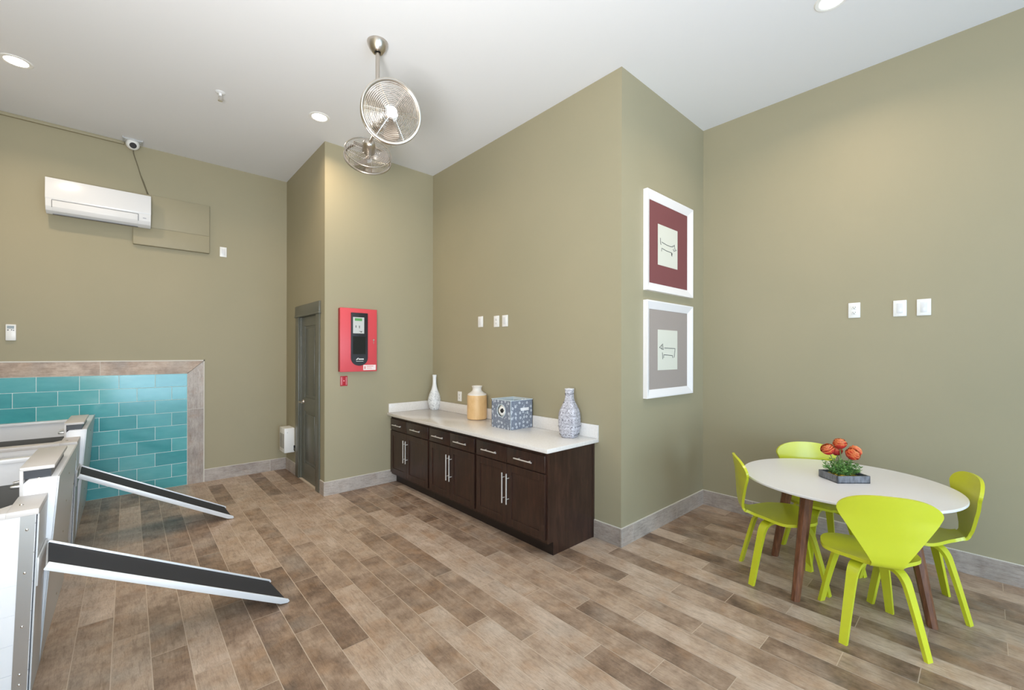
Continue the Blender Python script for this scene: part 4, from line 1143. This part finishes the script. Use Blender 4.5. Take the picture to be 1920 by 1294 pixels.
# ------------------------------------------------------------------ twin-head ceiling fan
fan = thing('ceiling_fan', 'brushed nickel ceiling fan with two caged heads on a drop rod', 'fan', (1.504, 3.31, H))
fcx, fcy = 1.504, 3.31
MB().lathe(smooth_prof([(0.026, -0.080), (0.034, -0.083), (0.044, -0.078), (0.064, -0.052), (0.079, -0.020), (0.083, -0.004), (0.083, -0.001)], 4) + [(0, -0.001)], (fcx, fcy, H), 40).build('canopy', M_nickel, fan)
HUBZ = 3.56
MB().cone((fcx, fcy, H - 0.07), (fcx, fcy, HUBZ + 0.03), 0.0165, 0.0165, 20).build('downrod', M_nickel, fan)
MB().lathe([(0, -0.055), (0.02, -0.052), (0.040, -0.035), (0.046, 0.0), (0.044, 0.04), (0.02, 0.055), (0, 0.055)], (fcx, fcy, HUBZ), 32).build('hub', M_nickel, fan)
def cage(center, front, parent, R=0.198, depth=0.10):
    c = Vector(center); f = Vector(front).normalized(); a = f.orthogonal().normalized(); b = f.cross(a)
    def pol(r, t, h): return c + f * h + (a * math.cos(t) + b * math.sin(t)) * r
    mh = MB(); mh.lathe(smooth_prof([(0.0, -0.165), (0.026, -0.160), (0.045, -0.145), (0.054, -0.115), (0.055, -0.06), (0.055, -0.045)], 4) + [(0, -0.045)], c, 32, axis=f)
    head = mh.build('motor_housing', M_nickel, parent)
    def hf(r): return 0.030 + 0.018 * (1 - (r / R) ** 2)
    def hb(r): return -0.040 - 0.012 * (1 - (r / R) ** 2)
    mb = MB()
    for k in range(14):
        r = 0.046 + (R - 0.050) * k / 13
        mb.ring(c + f * hf(r), f, r, 0.0024, 56, 5)
    for k in range(9):
        r = 0.066 + (R - 0.070) * k / 8
        mb.ring(c + f * hb(r), f, r, 0.0018, 48, 5)
    for k in range(6):
        t = 2 * PI * k / 6 + 0.3
        mb.tube([pol(0.03 + (R - 0.03) * q / 8, t, hf(0.03 + (R - 0.03) * q / 8)) for q in range(9)], 0.0022, 5)
        mb.tube([pol(0.05 + (R - 0.05) * q / 8, t, hb(0.05 + (R - 0.05) * q / 8)) for q in range(9)], 0.0022, 5)
        mb.tube([pol(R, t, 0.03), pol(R + 0.006, t, -0.005), pol(R, t, -0.04)], 0.0025, 5)
    mb.build('guard', M_wire, head)
    mb = MB(); mb.ring(c + f * 0.030, f, R, 0.0115, 64, 10); mb.ring(c - f * 0.040, f, R, 0.006, 64, 10); mb.build('guard_rim', M_nickel, head)
    mb = MB(); mb.lathe([(0.0, 0.052), (0.030, 0.050), (0.038, 0.044), (0.038, 0.038), (0, 0.038)], c, 32, axis=f); mb.build('badge', mat('fan_badge', lin(236, 234, 232), 0.25), head)
    MB().cone(c - f * 0.045, c + f * 0.02, 0.022, 0.022, 20).build('blade_hub', M_nickel, head)
    for k in range(3):
        t0 = 2 * PI * k / 3 + 0.9
        G_ = []
        for i in range(9):
            v = i / 8; r = 0.022 + (R - 0.04) * v; hwid = 0.12 + 0.24 * math.sin(PI * min(1, v * 1.15) * 0.62)
            hwid = hwid * (1 if v < 0.85 else 1 - 0.45 * ((v - 0.85) / 0.15) ** 2)
            G_.append([pol(r, t0 + u * hwid, -0.008 + 0.022 * u) for u in (-1, -0.5, 0, 0.5, 1)])
        MB().grid(G_, 0.002).build('blade', M_glass_clear, head, 60)
    return head
f1 = Vector((1.372, 2.802, 3.395)); f2 = Vector((1.616, 3.754, 3.495))
tocam = (Vector((0, 0, 1.7)) - f1).normalized()
n1 = (tocam + Rv * 0.16 + Uv * 0.16).normalized()
b2 = (Uv * 0.5 - Fv * 0.80 + Rv * 0.35).normalized(); n2 = -b2
cage(f1, n1, fan); cage(f2, n2, fan)
hub = Vector((fcx, fcy, HUBZ))
for (c, n_) in ((f1, n1), (f2, n2)):
    e = c - n_ * 0.12
    MB().tube(spline([hub, hub.lerp(e, 0.5) + Vector((0, 0, -0.01)), e], 6), 0.011, 12).build('arm', M_nickel, fan)

# ------------------------------------------------------------------ dog wash tubs with ramps
def fx(z): return -0.362 + 0.074 * z          # high front leans out slightly
def fe(z): return -0.362 + 0.034 * z          # entry section stands almost plumb
def tub(y0, ys, y1, ZH, label):
    th = thing('dog_wash_tub', label, 'tub', (-0.75, (y0 + y1) / 2, 0), 'white dog washing tubs by the tiled wall')
    xb = -1.235                                # low entry section y0..ys, then the high front
    ZL, ZF = 0.900, 0.925
    mb = MB()
    # near side in horizontal boards
    bh = 0.143; z = 0.0
    while z < ZL - 0.01:
        zt = min(z + bh - 0.004, ZL)
        mb.prism([(xb, z), (fe(z) - 0.008, z), (fe(zt) - 0.008, zt), (xb, zt)], 'y', y0, y0 + 0.05); z += bh
    mb.prism([(xb, 0), (fe(0) - 0.018, 0), (fe(ZL) - 0.018, ZL), (xb, ZL)], 'y', y0 + 0.003, y0 + 0.05)
    mb.build('side_panel', M_tubwhite, th, 0)
    MB().prism([(xb, 0), (fx(0) - 0.02, 0), (fx(ZF) - 0.02, ZF), (xb, ZF)], 'y', y1 - 0.05, y1).build('end_panel', M_tubwhite, th, 20)
    MB().box((xb - 0.02, y0, 0), (xb + 0.03, y1, ZF)).build('back_panel', M_tubwhite, th, 20)
    # high front section as a thick hollow post-like wall
    d = 0.135
    MB().prism([(fx(0) - d, 0), (fx(0) - 0.004, 0), (fx(ZH) - 0.004, ZH), (fx(ZH) - d + 0.022, ZH), (fx(ZH) - d, ZH - 0.022)], 'y', ys, y1 - 0.0505, bev=0.002).build('front_wall', M_tubwhite, th)
    MB().prism([(fe(0) - 0.05, 0), (fe(0) - 0.004, 0), (fe(ZL) - 0.004, ZL), (fe(ZL) - 0.05, ZL)], 'y', y0 + 0.051, ys - 0.001).build('entry_wall', M_tubwhite, th, 20)
    mb = MB()
    mb.prism([(fx(0) - 0.0035, 0), (fx(0) + 0.002, 0), (fx(ZH) + 0.002, ZH - 0.002), (fx(ZH) - 0.0035, ZH - 0.002)], 'y', ys + 0.001, y1 - 0.001)
    mb.prism([(fe(0) - 0.0035, 0), (fe(0) + 0.002, 0), (fe(ZL) + 0.002, ZL - 0.002), (fe(ZL) - 0.0035, ZL - 0.002)], 'y', y0 + 0.012, ys - 0.002)
    mb.build('front_cladding', M_aluw, th, 20)
    # stainless corner strip on the near side with screws
    mb = MB()
    mb.prism([(fe(0) - 0.060, 0), (fe(0) - 0.010, 0), (fe(ZL) - 0.010, ZL), (fe(ZL) - 0.060, ZL)], 'y', y0 - 0.003, y0 - 0.0002)
    tr = mb.build('corner_strip', M_steel, th, 20)
    mb = MB()
    for z in (0.08, 0.13, 0.36, 0.62, 0.83): mb.ball((fe(z) - 0.036, y0 - 0.0035, z), 0.006, 10, sq=(1, 0.5, 1))
    mb.build('screws', M_chrome, tr)
    # low rim plates
    mb = MB()
    mb.box((-0.437, y0 - 0.012, ZL), (fe(ZL) + 0.003, ys - 0.003, ZL + 0.030), 0.003)
    mb.prism([(xb, y0 - 0.012), (-0.436, y0 - 0.012), (-0.436, y0 + 0.150), (-0.48, y0 + 0.085), (xb, y0 + 0.085)], 'z', ZL, ZL + 0.030, bev=0.002)
    rim = mb.build('rim', M_beige, th)
    MB().ball((-0.400, y0 + 0.10, ZL + 0.033), 0.009, 12, sq=(1, 1, 0.5)).build('screw', M_chrome, rim)
    MB().box((xb, y1 - 0.062, ZF), (fx(ZH) - d - 0.001, y1 + 0.001, ZF + 0.030), 0.003).build('rim', M_tubwhite, th)
    # hood over the door slot
    hx0, hx1, hy1 = -0.434, fx(ZH) - 0.016, ys + 0.65
    mb = MB()
    mb.box((hx0, ys - 0.004, ZH + 0.048), (hx1, hy1, ZH + 0.068), 0.004); mb.box((hx0, ys - 0.004, ZL + 0.02), (hx0 + 0.014, hy1, ZH + 0.055), 0.002)
    hd = mb.build('hood', M_beige, th)
    MB().box((hx0 + 0.014, ys + 0.02, ZH), (hx1 - 0.016, hy1 - 0.01, ZH + 0.048)).build('slot_shadow_block', M_bezel, hd, 0)  # black block stands in for the shadow in the gap under the hood
    MB().ball((-0.365, ys + 0.018, ZH + 0.001), 0.009, 12, sq=(1, 1, 0.5)).build('screw', M_chrome, hd)
    MB().cone((hx0, ys + 0.10, 0.99), (hx0 - 0.035, ys + 0.10, 0.985), 0.008, 0.006, 12).box((hx0 - 0.045, ys + 0.085, 0.955), (hx0, ys + 0.115, 0.972), 0.003).build('latch', M_steel, hd)
    # dark basin
    mb = MB(); zf = 0.56; zl = 0.775
    mb.box((xb + 0.03, y0 + 0.05, zf - 0.03), (fx(0) - d + 0.01, y1 - 0.05, zf)); mb.box((xb + 0.03, y1 - 0.058, zf), (-0.46, y1 - 0.05, zl)); mb.box((xb + 0.03, y0 + 0.05, zf), (-0.46, y0 + 0.058, zl)); mb.box((xb + 0.03, y0 + 0.05, zf), (xb + 0.038, y1 - 0.05, zl))
    mb.build('basin', M_tubdark, th, 20)
    # rivet line on the cladding
    mb = MB()
    for z in (0.12, 0.30, 0.52, 0.72, 0.90): mb.ball((fx(z) + 0.002, y1 - 0.05, z), 0.008, 8, sq=(0.5, 1, 1)); mb.ball((fx(z) + 0.002, ys + 0.62, z), 0.008, 8, sq=(0.5, 1, 1))
    mb.build('rivets', M_steel, th)
    # ramp hook plate
    MB().prism([(fe(0.54) + 0.0025, 0.54), (fe(0.54) + 0.010, 0.54), (fe(0.68) + 0.010, 0.68), (fe(0.68) + 0.0025, 0.68)], 'y', y0 + 0.001, ys - 0.005, bev=0.002).build('ramp_bracket', M_aluw, th)
    return th
tub(3.150, 3.462, 4.62, 1.013, 'white dog wash tub nearest the camera, its boarded side at the left edge')
tub(5.280, 5.590, 6.885, 0.992, 'white dog wash tub farther back, its end against the teal tiled wall')

def ramp(y0, y1, turn, label):
    th = thing('pet_ramp', label, 'ramp', (0.80, (y0 + y1) / 2, 0), 'black topped ramps leading up to the tubs')
    P1 = Vector((-0.320, 0, 0.655)); P0 = Vector((0.79, 0, 0.006))
    u = (P0 - P1).normalized(); n = Vector((-u.z, 0, u.x)) if u.x > 0 else Vector((u.z, 0, -u.x))
    if n.z < 0: n = -n
    def q(a, b): v = P1 + u * a + n * b; return (v.x, v.z)
    L = (P0 - P1).length
    fw = 0.010
    MB().prism([q(0, 0), q(L - 0.008, 0), q(L - 0.008, 0.006), q(0, 0.006)], 'y', y0 + fw, y1 - fw).build('deck', M_alu, th, 0)
    MB().prism([q(0.004, 0.006), q(L - 0.012, 0.006), q(L - 0.012, 0.011), q(0.004, 0.011)], 'y', y0 + fw + 0.002, y1 - fw - 0.002).build('grip_mat', M_rubber, th, 0)
    for (a, b) in ((y0, y0 + fw), (y1 - fw, y1)):
        MB().prism([q(0, -0.017), q(L - 0.04, -0.017), q(L + 0.003, -0.003), q(L + 0.010, 0.010), q(L - 0.006, 0.021), q(0, 0.021)], 'y', a, b, bev=0.002).build('side_rail', M_alu, th, 30)
    th.rotation_euler.z = math.radians(turn)
    return th
ramp(3.170, 3.540, 5.0, 'black topped ramp with white rails, the nearer of the two')
ramp(5.165, 5.560, 1.6, 'black topped ramp with white rails, the farther one by the teal tiles')
